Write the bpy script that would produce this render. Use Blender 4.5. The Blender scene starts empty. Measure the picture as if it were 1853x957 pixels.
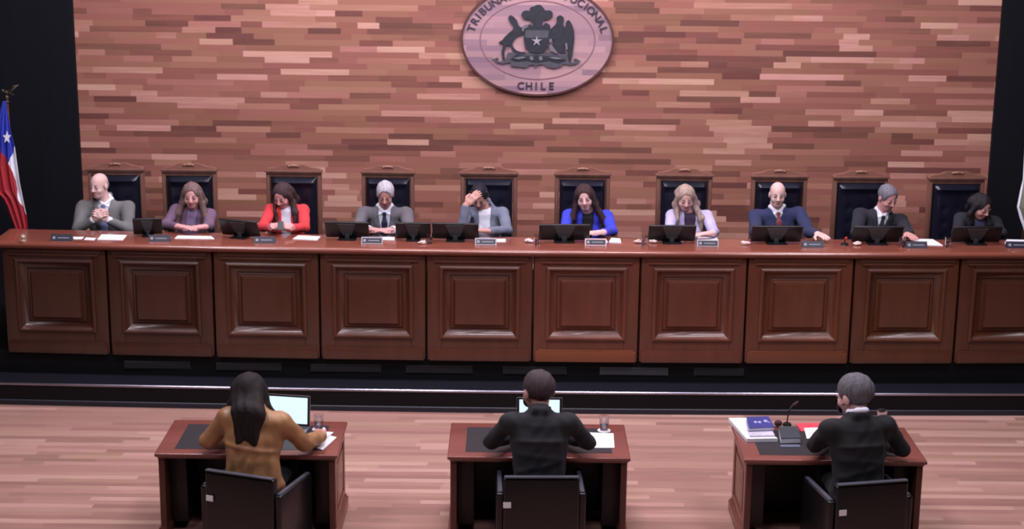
import bpy, bmesh, math, random
import numpy as np
from mathutils import Matrix, Vector, Euler

random.seed(7); PI = math.pi
SC = bpy.context.scene
COL = SC.collection

# ------------------------------------------------------------------ camera, world, lights, exposure
FPX, PITCH, ROLL, CAMH = 3000.0, math.radians(13.9), math.radians(0.6), 5.5
cd = bpy.data.cameras.new('camera'); cam = bpy.data.objects.new('camera', cd); COL.objects.link(cam)
cd.sensor_fit = 'HORIZONTAL'; cd.sensor_width = 36.0; cd.lens = FPX * 36.0 / 1853.0
cd.clip_start = 0.1; cd.clip_end = 100
cam.matrix_world = Matrix.Translation((0, 0, CAMH)) @ Matrix.Rotation(PI / 2 - PITCH, 4, 'X') @ Matrix.Rotation(ROLL, 4, 'Z')
SC.camera = cam
SC.cycles.filter_width = 2.2
SC.view_settings.view_transform = 'Standard'; SC.view_settings.look = 'None'
SC.view_settings.exposure = 0.0; SC.view_settings.gamma = 1.0; SC.view_settings.use_curve_mapping = False
w = bpy.data.worlds.new('world'); SC.world = w; w.use_nodes = True
w.node_tree.nodes['Background'].inputs[0].default_value = (0.75, 0.72, 1.0, 1)
w.node_tree.nodes['Background'].inputs[1].default_value = 0.25

def area(name, loc, target, sx, sy, power, col):
    ld = bpy.data.lights.new(name, 'AREA'); ld.shape = 'RECTANGLE'; ld.size = sx; ld.size_y = sy
    ld.energy = power; ld.color = col
    o = bpy.data.objects.new(name, ld); COL.objects.link(o); o.location = loc
    d = Vector(target) - Vector(loc); o.rotation_euler = d.to_track_quat('-Z', 'Y').to_euler()
    return o
LC = (0.97, 0.91, 1.03)
for x in (-4.2, -1.4, 1.4, 4.2):                                    # lamp strips over the bench
    area('ceiling_lamp', (x, 15.6, 6.5), (x, 17.4, 1.8), 1.1, .5, 100 if abs(x) < 2 else 84, LC)
for x in (-3.0, 0.2, 3.4):                                          # wall washers
    area('ceiling_lamp', (x, 17.0, 6.6), (x, 19.0, 2.6), 1.6, .4, 70 if abs(x) < 1 else 58, (0.98, 0.875, 0.99))
for x in (-4.0, 0.0, 4.0):                                          # lamps over the well of the court
    area('ceiling_lamp', (x, 12.8, 6.6), (x, 13.0, 0), 1.2, 1.2, 155, (0.98, 0.91, 1.0))
for x in (-4.5, 0.0, 4.5):                                          # lamps further up the room
    area('ceiling_lamp', (x, 9.0, 6.6), (x, 16.0, 1.0), 1.4, 1.0, 90, LC)

def at(px, py, z):
    """point of the place seen at a pixel, on the horizontal plane z"""
    u = px - 926.5; v = py - 478.5; c, s = math.cos(ROLL), math.sin(ROLL)
    u, v = u * c + v * s, -u * s + v * c
    d = Vector((u, FPX * math.cos(PITCH) - v * math.sin(PITCH), -FPX * math.sin(PITCH) - v * math.cos(PITCH)))
    t = (z - CAMH) / d.z
    return Vector((0, 0, CAMH)) + d * t
def aty(px, py, y):
    u = px - 926.5; v = py - 478.5; c, s = math.cos(ROLL), math.sin(ROLL)
    u, v = u * c + v * s, -u * s + v * c
    d = Vector((u, FPX * math.cos(PITCH) - v * math.sin(PITCH), -FPX * math.sin(PITCH) - v * math.cos(PITCH)))
    return Vector((0, 0, CAMH)) + d * (y / d.y)

# ------------------------------------------------------------------ materials
def lin(c):
    return tuple(((v / 255) / 12.92 if v / 255 <= .04045 else ((v / 255 + .055) / 1.055) ** 2.4) for v in c) + (1,)
def mat(name, rgb, rough=.6, metal=0, coat=0, spec=.5, noise=0, nscale=8, stretch=(1, 1, 1), bump=0, emis=None, alpha=None, trans=0, sheen=0):
    m = bpy.data.materials.new(name); m.use_nodes = True; nt = m.node_tree; b = nt.nodes['Principled BSDF']
    col = lin(rgb)
    b.inputs['Base Color'].default_value = col; b.inputs['Roughness'].default_value = rough
    b.inputs['Metallic'].default_value = metal; b.inputs['Coat Weight'].default_value = coat
    b.inputs['Coat Roughness'].default_value = .15; b.inputs['Specular IOR Level'].default_value = spec
    b.inputs['Transmission Weight'].default_value = trans; b.inputs['Sheen Weight'].default_value = sheen
    if emis: b.inputs['Emission Color'].default_value = lin(emis[0]); b.inputs['Emission Strength'].default_value = emis[1]
    if noise or bump:
        tc = nt.nodes.new('ShaderNodeTexCoord'); mp = nt.nodes.new('ShaderNodeMapping'); mp.inputs['Scale'].default_value = stretch
        n = nt.nodes.new('ShaderNodeTexNoise'); n.inputs['Scale'].default_value = nscale; n.inputs['Detail'].default_value = 5
        nt.links.new(tc.outputs['Object'], mp.inputs[0]); nt.links.new(mp.outputs[0], n.inputs['Vector'])
        if noise:
            r = nt.nodes.new('ShaderNodeValToRGB')
            r.color_ramp.elements[0].position = .3; r.color_ramp.elements[1].position = .7
            r.color_ramp.elements[0].color = tuple(v * (1 - noise) for v in col[:3]) + (1,)
            r.color_ramp.elements[1].color = tuple(min(1, v * (1 + noise)) for v in col[:3]) + (1,)
            nt.links.new(n.outputs[0], r.inputs[0]); nt.links.new(r.outputs[0], b.inputs['Base Color'])
        if bump:
            bp = nt.nodes.new('ShaderNodeBump'); bp.inputs['Strength'].default_value = bump; bp.inputs['Distance'].default_value = .01
            nt.links.new(n.outputs[0], bp.inputs['Height']); nt.links.new(bp.outputs[0], b.inputs['Normal'])
    return m

def planks(name, axes, rh, lmin, lvar, stops, rough, grain, bump=.3, coat=0):
    """random-length boards: axes = (long axis, row axis)"""
    m = bpy.data.materials.new(name); m.use_nodes = True; nt = m.node_tree; b = nt.nodes['Principled BSDF']
    N = nt.nodes.new; L = nt.links.new
    tc = N('ShaderNodeTexCoord'); sp = N('ShaderNodeSeparateXYZ'); L(tc.outputs['Object'], sp.inputs[0])
    X, Z = sp.outputs[axes[0]], sp.outputs[axes[1]]
    def M(op, a, c=None, d=None):
        n = N('ShaderNodeMath'); n.operation = op
        for i, v in enumerate((a, c, d)):
            if v is None: continue
            if isinstance(v, (int, float)): n.inputs[i].default_value = v
            else: L(v, n.inputs[i])
        return n.outputs[0]
    def WN(a, c=None):
        n = N('ShaderNodeTexWhiteNoise'); n.noise_dimensions = '2D'; cb = N('ShaderNodeCombineXYZ'); L(a, cb.inputs[0])
        if c is not None: L(c, cb.inputs[1])
        L(cb.outputs[0], n.inputs['Vector']); return n.outputs['Value']
    row = M('FLOOR', M('DIVIDE', Z, rh))
    r1 = WN(row); r2 = WN(M('ADD', row, 91.3))
    ln = M('ADD', M('MULTIPLY', r1, lvar), lmin)
    u = M('ADD', M('DIVIDE', X, ln), M('MULTIPLY', r2, 37.0))
    # irregular board lengths inside a row
    u = M('ADD', u, M('MULTIPLY', M('SINE', M('ADD', M('MULTIPLY', u, 2.1), M('MULTIPLY', r1, 40.0))), .33))
    cell = M('FLOOR', u)
    c = WN(cell, row)
    gm = N('ShaderNodeMapping'); sc = [1.5, 1.5, 1.5]; sc['XYZ'.index(axes[1])] = 28; gm.inputs['Scale'].default_value = sc
    L(tc.outputs['Object'], gm.inputs[0])
    gn = N('ShaderNodeTexNoise'); gn.inputs['Scale'].default_value = 1.6; gn.inputs['Detail'].default_value = 4; L(gm.outputs[0], gn.inputs['Vector'])
    f = M('ADD', c, M('MULTIPLY', M('SUBTRACT', gn.outputs[0], .5), grain))
    r = N('ShaderNodeValToRGB'); L(f, r.inputs[0]); e = r.color_ramp.elements
    while len(e) < len(stops): e.new(.5)
    for i, (p, cc) in enumerate(stops): e[i].position = p; e[i].color = lin(cc)
    hue = N('ShaderNodeHueSaturation'); L(r.outputs[0], hue.inputs['Color'])
    L(M('ADD', M('MULTIPLY', WN(row, cell), .018), .491), hue.inputs['Hue'])
    L(hue.outputs[0], b.inputs['Base Color'])
    b.inputs['Roughness'].default_value = rough; b.inputs['Coat Weight'].default_value = coat; b.inputs['Coat Roughness'].default_value = .3
    bp = N('ShaderNodeBump'); bp.inputs['Strength'].default_value = bump; bp.inputs['Distance'].default_value = .015
    L(c, bp.inputs['Height']); L(bp.outputs[0], b.inputs['Normal'])
    return m

M_ = {}
M_['wall'] = planks('wall_boards', 'XZ', .067, .34, .46,
    [(0, (98, 56, 48)), (.10, (116, 70, 58)), (.25, (136, 85, 70)), (.70, (150, 98, 82)), (.85, (166, 114, 98)), (1, (194, 146, 130))], .6, .22, .3, .05)
M_['floor'] = planks('floor_boards', 'XY', .085, .9, .8,
    [(0, (146, 108, 98)), (.3, (162, 122, 110)), (.7, (172, 132, 119)), (1, (190, 150, 138))], .45, .8, .04, .12)
M_['black'] = mat('black_wall', (12, 13, 21), .8, spec=.2, noise=.15, nscale=3, stretch=(6, 1, .3))
M_['dais'] = mat('dais_black', (6, 6, 10), .6, spec=.25, noise=.2, nscale=2)
M_['tread'] = mat('dais_tread', (16, 16, 27), .5, noise=.1, nscale=3)
M_['steel'] = mat('steel', (150, 150, 165), .28, metal=1, noise=.1, nscale=3)
M_['room'] = mat('room_paint', (70, 64, 66), .9, noise=.05)
M_['ceil'] = mat('ceiling_paint', (60, 56, 60), .9, noise=.05)
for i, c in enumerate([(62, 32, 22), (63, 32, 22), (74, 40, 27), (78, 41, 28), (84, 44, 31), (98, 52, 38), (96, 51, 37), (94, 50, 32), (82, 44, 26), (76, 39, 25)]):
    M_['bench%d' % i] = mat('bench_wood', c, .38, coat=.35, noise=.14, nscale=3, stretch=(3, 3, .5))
M_['benchtop'] = mat('bench_top_wood', (128, 70, 56), .26, coat=.8, noise=.12, nscale=3, stretch=(.6, 4, 4))
M_['plinthlight'] = mat('plinth_wood', (122, 66, 40), .4, coat=.3, noise=.12, nscale=3, stretch=(.5, 3, 3))
M_['plinthmid'] = mat('plinth_wood_mid', (106, 58, 38), .4, coat=.3, noise=.12, nscale=3, stretch=(.5, 3, 3))
M_['desk'] = mat('desk_wood', (120, 64, 56), .30, coat=.5, noise=.15, nscale=3, stretch=(.7, 4, 4))
M_['deskdark'] = mat('desk_dark_wood', (26, 13, 11), .5, coat=.1, noise=.15, nscale=3)
M_['deskside'] = mat('desk_side_wood', (112, 62, 48), .4, coat=.3, noise=.15, nscale=3, stretch=(3, 3, .6))
M_['pad'] = mat('black_leather_pad', (28, 28, 36), .5, bump=.1, nscale=60)
M_['leather'] = mat('navy_black_leather', (20, 21, 34), .27, coat=.3, bump=.25, nscale=14)
M_['leather2'] = mat('black_leather', (13, 13, 16), .36, coat=.15, bump=.15, nscale=20)
M_['crestwood'] = mat('crest_wood', (128, 85, 73), .45, coat=.2, noise=.18, nscale=4, stretch=(.6, 3, 3))
M_['edgewood'] = mat('desk_edge_wood', (84, 40, 33), .4, coat=.2, noise=.15, nscale=3)
M_['chairwood'] = mat('chair_wood', (106, 72, 62), .42, coat=.25, noise=.18, nscale=4, stretch=(3, 3, .6))
M_['plastic'] = mat('black_plastic', (13, 13, 16), .42, noise=.1, nscale=5)
M_['plastic2'] = mat('grey_plastic', (52, 54, 58), .4, noise=.1, nscale=5)
M_['paper'] = mat('paper', (235, 233, 240), .8, noise=.03, nscale=3)
M_['skinny'] = mat('metal_trim', (120, 120, 128), .3, metal=.7, noise=.05)
M_['glass'] = mat('clear_glass', (235, 238, 245), .03, trans=1)
M_['water'] = mat('water', (225, 235, 245), .02, trans=1)
M_['brass'] = mat('brass', (190, 160, 110), .3, metal=1, noise=.1)
M_['bronze'] = mat('bronze', (92, 84, 72), .4, metal=.8, noise=.2, nscale=20)
M_['screen'] = mat('lit_screen', (200, 225, 240), .3, emis=((205, 232, 245), .9), noise=.02)
M_['alu'] = mat('aluminium', (170, 172, 178), .35, metal=.8, noise=.04)
M_['keys'] = mat('laptop_keys', (60, 62, 70), .5, noise=.1)
M_['navybook'] = mat('blue_book_cover', (52, 58, 128), .4, noise=.1, nscale=8)
M_['greybook'] = mat('dark_green_cover', (50, 58, 66), .5, noise=.1, nscale=8)
M_['redfolder'] = mat('red_folder', (210, 70, 84), .5, noise=.06)
M_['blackbook'] = mat('black_folder', (24, 25, 36), .45, noise=.1)
M_['emb'] = planks('emblem_board', 'XZ', .066, .45, .6, [(0, (126, 98, 112)), (.3, (146, 114, 124)), (.7, (158, 124, 130)), (1, (176, 138, 140))], .5, .2, .0)
M_['embrim'] = mat('emblem_rim', (80, 46, 46), .45, noise=.1)
M_['embring'] = mat('emblem_ring', (128, 92, 100), .5, noise=.1)
M_['embrelief'] = mat('emblem_relief', (36, 38, 46), .5, noise=.25, nscale=18)
M_['embgrey'] = mat('emblem_relief_grey', (72, 70, 78), .5, noise=.15, nscale=18)
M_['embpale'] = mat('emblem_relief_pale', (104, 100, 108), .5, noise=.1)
M_['embletter'] = mat('emblem_letter', (54, 44, 58), .5, noise=.1)
M_['fblue'] = mat('flag_blue', (36, 52, 168), .7, noise=.08, nscale=6)
M_['fred'] = mat('flag_red', (160, 34, 46), .7, noise=.1, nscale=6)
M_['fwhite'] = mat('flag_white', (225, 228, 238), .7, noise=.04, nscale=6)
M_['folive'] = mat('flag_grey', (110, 112, 100), .7, noise=.2, nscale=6)
M_['redlight'] = mat('red_mic_ring', (200, 50, 40), .4, noise=.05)

# ------------------------------------------------------------------ mesh helpers
class MB:
    def __init__(s): s.bm = bmesh.new()
    def box(s, c, size, rot=None, bev=0.0, seg=2):
        m = Matrix.Translation(c)
        if rot is not None: m = m @ Euler(rot).to_matrix().to_4x4()
        r = bmesh.ops.create_cube(s.bm, size=1.0, matrix=m @ Matrix.Diagonal((*size, 1)))
        if bev:
            es = list({e for v in r['verts'] for e in v.link_edges})
            bmesh.ops.bevel(s.bm, geom=es, offset=bev, segments=seg, profile=.6, affect='EDGES')
        return s
    def cyl(s, a, b, r1, r2=None, n=20, caps=True):
        a, b = Vector(a), Vector(b); r2 = r1 if r2 is None else r2
        q = (b - a).to_track_quat('Z', 'Y').to_matrix().to_4x4()
        bmesh.ops.create_cone(s.bm, cap_ends=caps, segments=n, radius1=r1, radius2=r2, depth=(b - a).length,
                              matrix=Matrix.Translation((a + b) / 2) @ q)
        return s
    def ball(s, c, r, n=16):
        r = (r, r, r) if isinstance(r, (int, float)) else r
        bmesh.ops.create_uvsphere(s.bm, u_segments=n, v_segments=n // 2 + 2, radius=1, matrix=Matrix.Translation(c) @ Matrix.Diagonal((*r, 1)))
        return s
    def tube(s, pts, r, n=10):
        pts = [Vector(p) for p in pts]; rings = []
        for i, p in enumerate(pts):
            d = (pts[min(i + 1, len(pts) - 1)] - pts[max(i - 1, 0)]).normalized()
            q = d.to_track_quat('Z', 'Y'); rr = r[i] if isinstance(r, (list, tuple)) else r
            rings.append([s.bm.verts.new(p + q @ Vector((rr * math.cos(2 * PI * k / n), rr * math.sin(2 * PI * k / n), 0))) for k in range(n)])
        for a, b in zip(rings, rings[1:]):
            for k in range(n): s.bm.faces.new((a[k], a[(k + 1) % n], b[(k + 1) % n], b[k]))
        s.bm.faces.new(rings[0][::-1]); s.bm.faces.new(rings[-1]); return s
    def lathe(s, prof, c=(0, 0, 0), n=28, sx=1, sy=1):
        c = Vector(c); rings = []
        for r, z in prof:
            rings.append([s.bm.verts.new(c + Vector((r * sx * math.cos(2 * PI * k / n), r * sy * math.sin(2 * PI * k / n), z))) for k in range(n)])
        for a, b in zip(rings, rings[1:]):
            for k in range(n): s.bm.faces.new((a[k], a[(k + 1) % n], b[(k + 1) % n], b[k]))
        s.bm.faces.new(rings[0][::-1]); s.bm.faces.new(rings[-1]); return s
    def prism(s, poly, y0, y1):
        """poly in x,z extruded from y0 (front) to y1"""
        a = [s.bm.verts.new((x, y0, z)) for x, z in poly]; b = [s.bm.verts.new((x, y1, z)) for x, z in poly]
        s.bm.faces.new(a); s.bm.faces.new(b[::-1]); n = len(poly)
        for k in range(n): s.bm.faces.new((a[k], b[k], b[(k + 1) % n], a[(k + 1) % n]))
        return s
    def hull8(s, lo4, hi4):
        a = [s.bm.verts.new(p) for p in lo4]; b = [s.bm.verts.new(p) for p in hi4]
        s.bm.faces.new(a[::-1]); s.bm.faces.new(b)
        for k in range(4): s.bm.faces.new((a[k], a[(k + 1) % 4], b[(k + 1) % 4], b[k]))
        return s
    def ring(s, w_, h_, cz, prof, cap=False):
        """mitred rectangular moulding in the x,z plane: prof = [(inset, y)], optional cap on the last loop"""
        loops = []
        for ins, y in prof:
            a, b = w_ / 2 - ins, h_ / 2 - ins
            loops.append([s.bm.verts.new(p) for p in ((-a, y, cz - b), (a, y, cz - b), (a, y, cz + b), (-a, y, cz + b))])
        for p, q in zip(loops, loops[1:]):
            for k in range(4): s.bm.faces.new((p[k], p[(k + 1) % 4], q[(k + 1) % 4], q[k]))
        if cap: s.bm.faces.new(loops[-1])
        return s
    def done(s, name, m, parent=None, smooth=False, loc=None, xf=None):
        bmesh.ops.recalc_face_normals(s.bm, faces=s.bm.faces)
        me = bpy.data.meshes.new(name)
        if xf is not None: s.bm.transform(xf)
        s.bm.to_mesh(me); s.bm.free()
        if smooth:
            me.polygons.foreach_set('use_smooth', [True] * len(me.polygons))
            try: me.set_sharp_from_angle(angle=math.radians(40))
            except Exception: pass
        o = bpy.data.objects.new(name, me); COL.objects.link(o); me.materials.append(m)
        if parent: o.parent = parent
        if loc is not None: o.location = loc
        return o

def tag(o, label=None, cat=None, group=None, kind=None):
    if label: o['label'] = label
    if cat: o['category'] = cat
    if group: o['group'] = group
    if kind: o['kind'] = kind
    return o
def thing(name, loc, label, cat, group=None, rz=0):
    o = bpy.data.objects.new(name, None); COL.objects.link(o); o.location = loc; o.rotation_euler = (0, 0, rz)
    o.empty_display_size = .1
    return tag(o, label, cat, group)
def copy_tree(o, parent=None):
    c = o.copy(); COL.objects.link(c); c.parent = parent
    for ch in list(o.children): copy_tree(ch, c)
    return c

# ------------------------------------------------------------------ the room
def slab(name, lo, hi, m):
    lo, hi = Vector(lo), Vector(hi)
    o = MB().box((lo + hi) / 2, hi - lo).done(name, m); o['kind'] = 'structure'; return o
slab('floor', (-9, -2.0, -.1), (9, 19.3, 0), M_['floor'])
slab('ceiling', (-9, -2.0, 6.9), (9, 19.3, 7.0), M_['ceil'])
slab('wall_left', (-9.1, -2.0, -.1), (-9, 19.3, 7), M_['black'])
slab('wall_right', (9, -2.0, -.1), (9.1, 19.3, 7), M_['black'])
slab('wall_rear', (-9, -2.1, -.1), (9, -2, 7), M_['room'])
slab('wall_back', (-5.02, 19.0, 0), (5.53, 19.3, 6.9), M_['wall'])
slab('wall_back_left', (-9, 18.93, 0), (-5.02, 19.3, 6.9), M_['black'])
slab('wall_back_right', (5.53, 18.93, 0), (9, 19.3, 6.9), M_['black'])

def curve_y(x, y0, sag): return y0 + sag * ((x - .2) / 5.2) ** 2
def strip(name, x0, x1, prof, y0, sag, m, n=60, smooth=False, kind=None):
    """sweep a y,z profile along the gently curved front of the dais"""
    mb = MB(); rings = []
    for i in range(n + 1):
        x = x0 + (x1 - x0) * i / n; yy = curve_y(x, y0, sag)
        rings.append([mb.bm.verts.new((x, (yy + p[0]) if p[0] < 1.5 else 18.92, p[1])) for p in prof])
    k = len(prof)
    for a, b in zip(rings, rings[1:]):
        for j in range(k): mb.bm.faces.new((a[j], a[(j + 1) % k], b[(j + 1) % k], b[j]))
    mb.bm.faces.new(rings[0]); mb.bm.faces.new(rings[-1][::-1])
    o = mb.done(name, m, smooth=smooth)
    if kind: o['kind'] = kind
    return o
SAG = .10
strip('floor_dais_lower', -8.9, 8.9, [(0, 0), (0, .225), (2, .225), (2, 0)], 15.96, SAG, M_['dais'], kind='structure')
strip('floor_dais_tread', -8.9, 8.9, [(.02, .225), (.02, .231), (.36, .231), (.36, .225)], 15.96, SAG, M_['tread'], kind='structure')
strip('trim_1', -8.9, 8.9, [(-.010, .212), (-.012, .230), (-.004, .236), (.02, .236), (.02, .2255), (.0005, .2255), (.0005, .212)], 15.96, SAG, M_['steel'], kind='structure')
M_['base_bounce'] = mat('dais_base_bounce', (26, 28, 42), .5, noise=.1)  # bluish floor bounce at the riser foot, put in as a coloured strip
strip('trim_2', -8.9, 8.9, [(-.012, .001), (-.012, .05), (-.004, .058), (-.0005, .058), (-.0005, .001)], 15.96, SAG, M_['base_bounce'], kind='structure')
strip('floor_dais_upper', -8.9, 8.9, [(0, .231), (0, .46), (2, .46), (2, .231)], 16.31, SAG, M_['dais'], kind='structure')
strip('floor_dais_top', -8.9, 8.9, [(0, .46), (0, .76), (2, .76), (2, .46)], 16.67, .13, M_['dais'], kind='structure')

# dull panels set in the riser
vs = [(225, 345), (392, 510), (563, 690), (735, 855), (910, 1025), (1085, 1208), (1255, 1345)]
vlabels = ['in the dais riser left of the long haired woman at her desk', 'in the dais riser above the long haired woman at her desk', 'in the dais riser just right of the open silver laptop',
           'in the dais riser left of the middle seated man', 'in the dais riser right behind the middle man with dark hair', 'in the dais riser, the palest of the riser panels', 'in the dais riser left of the grey haired man at his desk']
M_['vent'] = mat('riser_panel', (34, 33, 37), .6, noise=.1); M_['ventlight'] = mat('riser_panel_pale', (66, 64, 72), .6, noise=.1)
for i, (a, b) in enumerate(vs):
    pa, pb = aty(a, 668, 16.35), aty(b, 680, 16.35); x0, x1 = pa.x, pb.x; xc = (x0 + x1) / 2
    yy = curve_y(xc, 16.31, SAG); zc = .345
    t = thing('vent_grille', (xc, yy, zc), 'dark grey panel ' + vlabels[i] if i != 5 else 'pale grey panel ' + vlabels[i], 'vent', 'panels in the dais riser')
    m = M_['ventlight'] if i == 5 else M_['vent']
    MB().box((0, -.006, 0), (x1 - x0, .012, .085), bev=.003).done('vent_frame', m, t)
    mb = MB()
    for k in range(4): mb.box((0, -.014, -.027 + .018 * k), (x1 - x0 - .03, .006, .008))
    mb.done('louvre', m, t)

# ------------------------------------------------------------------ the long bench: ten cabinets and one worktop
W = 1.084; X0 = -5.204
who = ['before the bald man in grey suit, nearest the national flag', 'in front of the woman in mauve jacket', 'in front of the woman in red cardigan', 'in front of the white haired man in grey suit',
       'in front of the woman in grey blazer with hand at brow', 'in front of the woman in royal blue, with orange plinth', 'in front of the blonde woman in lavender blazer', 'in front of the bald man in navy pullover',
       'in front of the grey haired man in black robe', 'at the far end, before the woman in black']
for i in range(10):
    xc = X0 + W * (i + .5); yc = curve_y(xc, 16.255, .13); sl = math.atan(2 * .13 * (xc - .2) / 5.2 ** 2)
    t = thing('bench_cabinet', (xc, yc, .46), 'panelled bench section ' + who[i], 'cabinet', 'panelled sections of the long bench', rz=sl)
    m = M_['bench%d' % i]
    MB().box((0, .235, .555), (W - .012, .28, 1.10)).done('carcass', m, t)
    mb = MB()                                            # face frame of stiles and rails
    hw = .385; zt, zb = .975, .245
    for s in (-1, 1): mb.box((s * (hw + (W / 2 - hw) / 2 - .004), .045, .555), (W / 2 - hw - .012, .09, 1.11), bev=.014)
    mb.box((0, .045, (zt + 1.11) / 2), (2 * hw + .004, .088, 1.11 - zt)); mb.box((0, .045, zb / 2), (2 * hw + .004, .088, zb))
    mb.done('face_frame', m, t, True)
    MB().ring(2 * hw + .05, zt - zb + .05, (zt + zb) / 2, [(0, .002), (.004, -.018), (.018, -.026), (.034, -.02), (.045, .0), (.085, .05), (.12, .06), (.16, .062)]).done('panel_moulding', m, t, True)
    MB().ring(2 * .30, .56, .605, [(0, .064), (.002, .05), (.012, .042), (.03, .046), (.05, .022), (.054, .012), (.075, .010)], True).done('raised_panel', m, t, True)
    MB().box((0, -.004, 1.045), (W - .16, .03, .022), bev=.008).box((0, .004, 1.082), (W - .12, .02, .048), bev=.006).done('frieze_moulding', m, t, True)
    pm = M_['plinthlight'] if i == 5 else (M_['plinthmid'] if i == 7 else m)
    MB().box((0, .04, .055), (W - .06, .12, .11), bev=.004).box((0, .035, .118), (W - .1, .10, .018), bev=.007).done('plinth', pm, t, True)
wt = strip('bench_worktop', -5.26, 5.70, [(.58, 1.585), (.58, 1.64), (.03, 1.64), (.016, 1.638), (.002, 1.632), (-.009, 1.623), (-.014, 1.612), (-.012, 1.602), (-.004, 1.594), (.012, 1.575), (.02, 1.5705), (.58, 1.5705)], 16.20, .13, M_['benchtop'], smooth=True)
tag(wt, 'long polished red-brown worktop running along the top of the panelled bench', 'worktop')

# ------------------------------------------------------------------ the emblem on the wall
EC = aty(972.5, 72, 19.0); EA, EB = .873, .64
em = thing('wall_emblem', (EC.x, 18.999, EC.z), 'oval carved emblem with dark coat of arms and lettering on the board wall', 'emblem')
def ell(a, b, n=96): return [(a * math.cos(2 * PI * k / n), b * math.sin(2 * PI * k / n)) for k in range(n)]
MB().prism(ell(EA - .01, EB - .01), -.035, 0).done('backing_board', M_['emb'], em)
def ering(a, b, wd, y0, y1, n=96):
    mb = MB(); o1, i1 = ell(a, b, n), ell(a - wd, b - wd, n); vs = []
    for k in range(n):
        vs.append([mb.bm.verts.new((o1[k][0], y1, o1[k][1])), mb.bm.verts.new((o1[k][0], y0, o1[k][1])), mb.bm.verts.new((i1[k][0], y0, i1[k][1])), mb.bm.verts.new((i1[k][0], y1, i1[k][1]))])
    for k in range(n):
        a_, b_ = vs[k], vs[(k + 1) % n]
        for j in range(4): mb.bm.faces.new((a_[j], a_[(j + 1) % 4], b_[(j + 1) % 4], b_[j]))
    return mb
ering(EA, EB, .022, -.055, 0).done('rim', M_['embrim'], em)
ering(.66, .452, .012, -.04, -.034).done('inner_ring', M_['embring'], em)
def letter(ch, x, z, ang, size):
    fc = bpy.data.curves.new('letter', 'FONT'); fc.body = ch; fc.size = size; fc.extrude = .006; fc.offset = size * .018; fc.align_x = 'CENTER'
    fc.resolution_u = 3
    o = bpy.data.objects.new('letter_src', fc); COL.objects.link(o)
    me = bpy.data.meshes.new_from_object(o.evaluated_get(bpy.context.evaluated_depsgraph_get())); bpy.data.objects.remove(o)
    me.transform(Matrix.Translation((x, -.041, z)) @ Matrix.Rotation(ang, 4, 'Y') @ Matrix.Rotation(PI / 2, 4, 'X') @ Matrix.Translation((0, -size * .35, 0)))
    me.materials.clear(); me.materials.append(M_['embletter'])
    l = bpy.data.objects.new('letter', me); COL.objects.link(l); l.parent = em
# along the upper oval: equal arc steps from the T at left to the L at right
txt = 'TRIBUNAL CONSTITUCIONAL'
ra, rb = .775, .548
def pt(th): return (ra * math.cos(th), rb * math.sin(th))
ths = [math.radians(171) + (math.radians(9) - math.radians(171)) * k / 2000 for k in range(2001)]
acc = [0]
for a_, b_ in zip(ths, ths[1:]):
    p, q = pt(a_), pt(b_); acc.append(acc[-1] + math.hypot(p[0] - q[0], p[1] - q[1]))
wds = [{'I': .6, ' ': .8}.get(c, 1.0) for c in txt]; tot = sum(wds); run = 0
for c, wd in zip(txt, wds):
    s_ = (run + wd / 2) / tot * acc[-1]; run += wd
    if c == ' ': continue
    th = ths[int(np.searchsorted(acc, s_))]; x, z = pt(th)
    nx, nz = x / ra ** 2, z / rb ** 2
    letter(c, x, z, math.atan2(nx, nz), .122)
for c, x in zip('CHILE', (-.185, -.09, -.008, .07, .165)): letter(c, x, -.522 + .05 * x * x, 0, .118)
# coat of arms, traced: crop px -> metres
def tr(pts): return [((px - 610) * .000870 - .004, (475 - py) * .000860 + .05) for px, py in pts]
def relief(name, pts, y0, y1, m): return MB().prism(tr(pts), y0, y1).done(name, m, em)
relief('shield', [(445, 335), (520, 325), (560, 355), (680, 350), (720, 300), (775, 330), (785, 420), (770, 560), (750, 640), (690, 690), (610, 705), (530, 690), (455, 640), (435, 520), (430, 420)], -.07, -.034, M_['embrelief'])
relief('shield_field', [(455, 400), (760, 400), (755, 500), (450, 500)], -.074, -.069, M_['embgrey'])
st = []
for k in range(10):
    r_ = 74 if k % 2 == 0 else 24; a_ = PI / 2 + k * PI / 5; st.append((605 + r_ * math.cos(a_), 540 - r_ * math.sin(a_)))
M_['embstar'] = mat('emblem_star', (150, 144, 152), .5, noise=.05)
relief('star', st, -.08, -.073, M_['embstar'])
relief('deer_supporter', [(255, 205), (300, 225), (340, 270), (370, 350), (405, 370), (440, 340), (450, 430), (400, 470), (350, 485), (310, 530), (285, 580), (300, 630), (340, 670), (400, 690), (460, 690), (440, 720), (360, 720),
        (290, 680), (255, 610), (215, 600), (195, 640), (180, 700), (190, 790), (160, 800), (145, 700), (165, 610), (160, 580), (120, 585), (110, 560), (150, 540), (190, 490), (240, 440), (290, 400), (300, 360), (265, 310), (240, 275), (230, 235)], -.06, -.034, M_['embrelief'])
relief('condor_supporter', [(860, 250), (870, 215), (910, 200), (950, 225), (955, 270), (945, 330), (975, 360), (990, 280), (1020, 260), (1060, 310), (1090, 400), (1098, 500), (1085, 640), (1070, 760), (1045, 830), (1020, 760), (1010, 660),
        (1000, 590), (975, 560), (975, 640), (990, 700), (900, 690), (840, 650), (810, 600), (820, 520), (790, 510), (770, 470), (780, 390), (820, 350), (850, 320), (865, 290)], -.062, -.034, M_['embrelief'])
relief('plume', [(560, 370), (545, 310), (510, 260), (470, 262), (420, 245), (400, 200), (415, 160), (460, 140), (500, 150), (520, 100), (570, 85), (600, 68), (650, 68), (690, 110), (710, 140), (770, 138), (805, 160), (808, 215), (780, 245), (740, 260), (700, 262), (675, 300), (680, 370)], -.066, -.034, M_['embrelief'])
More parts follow.
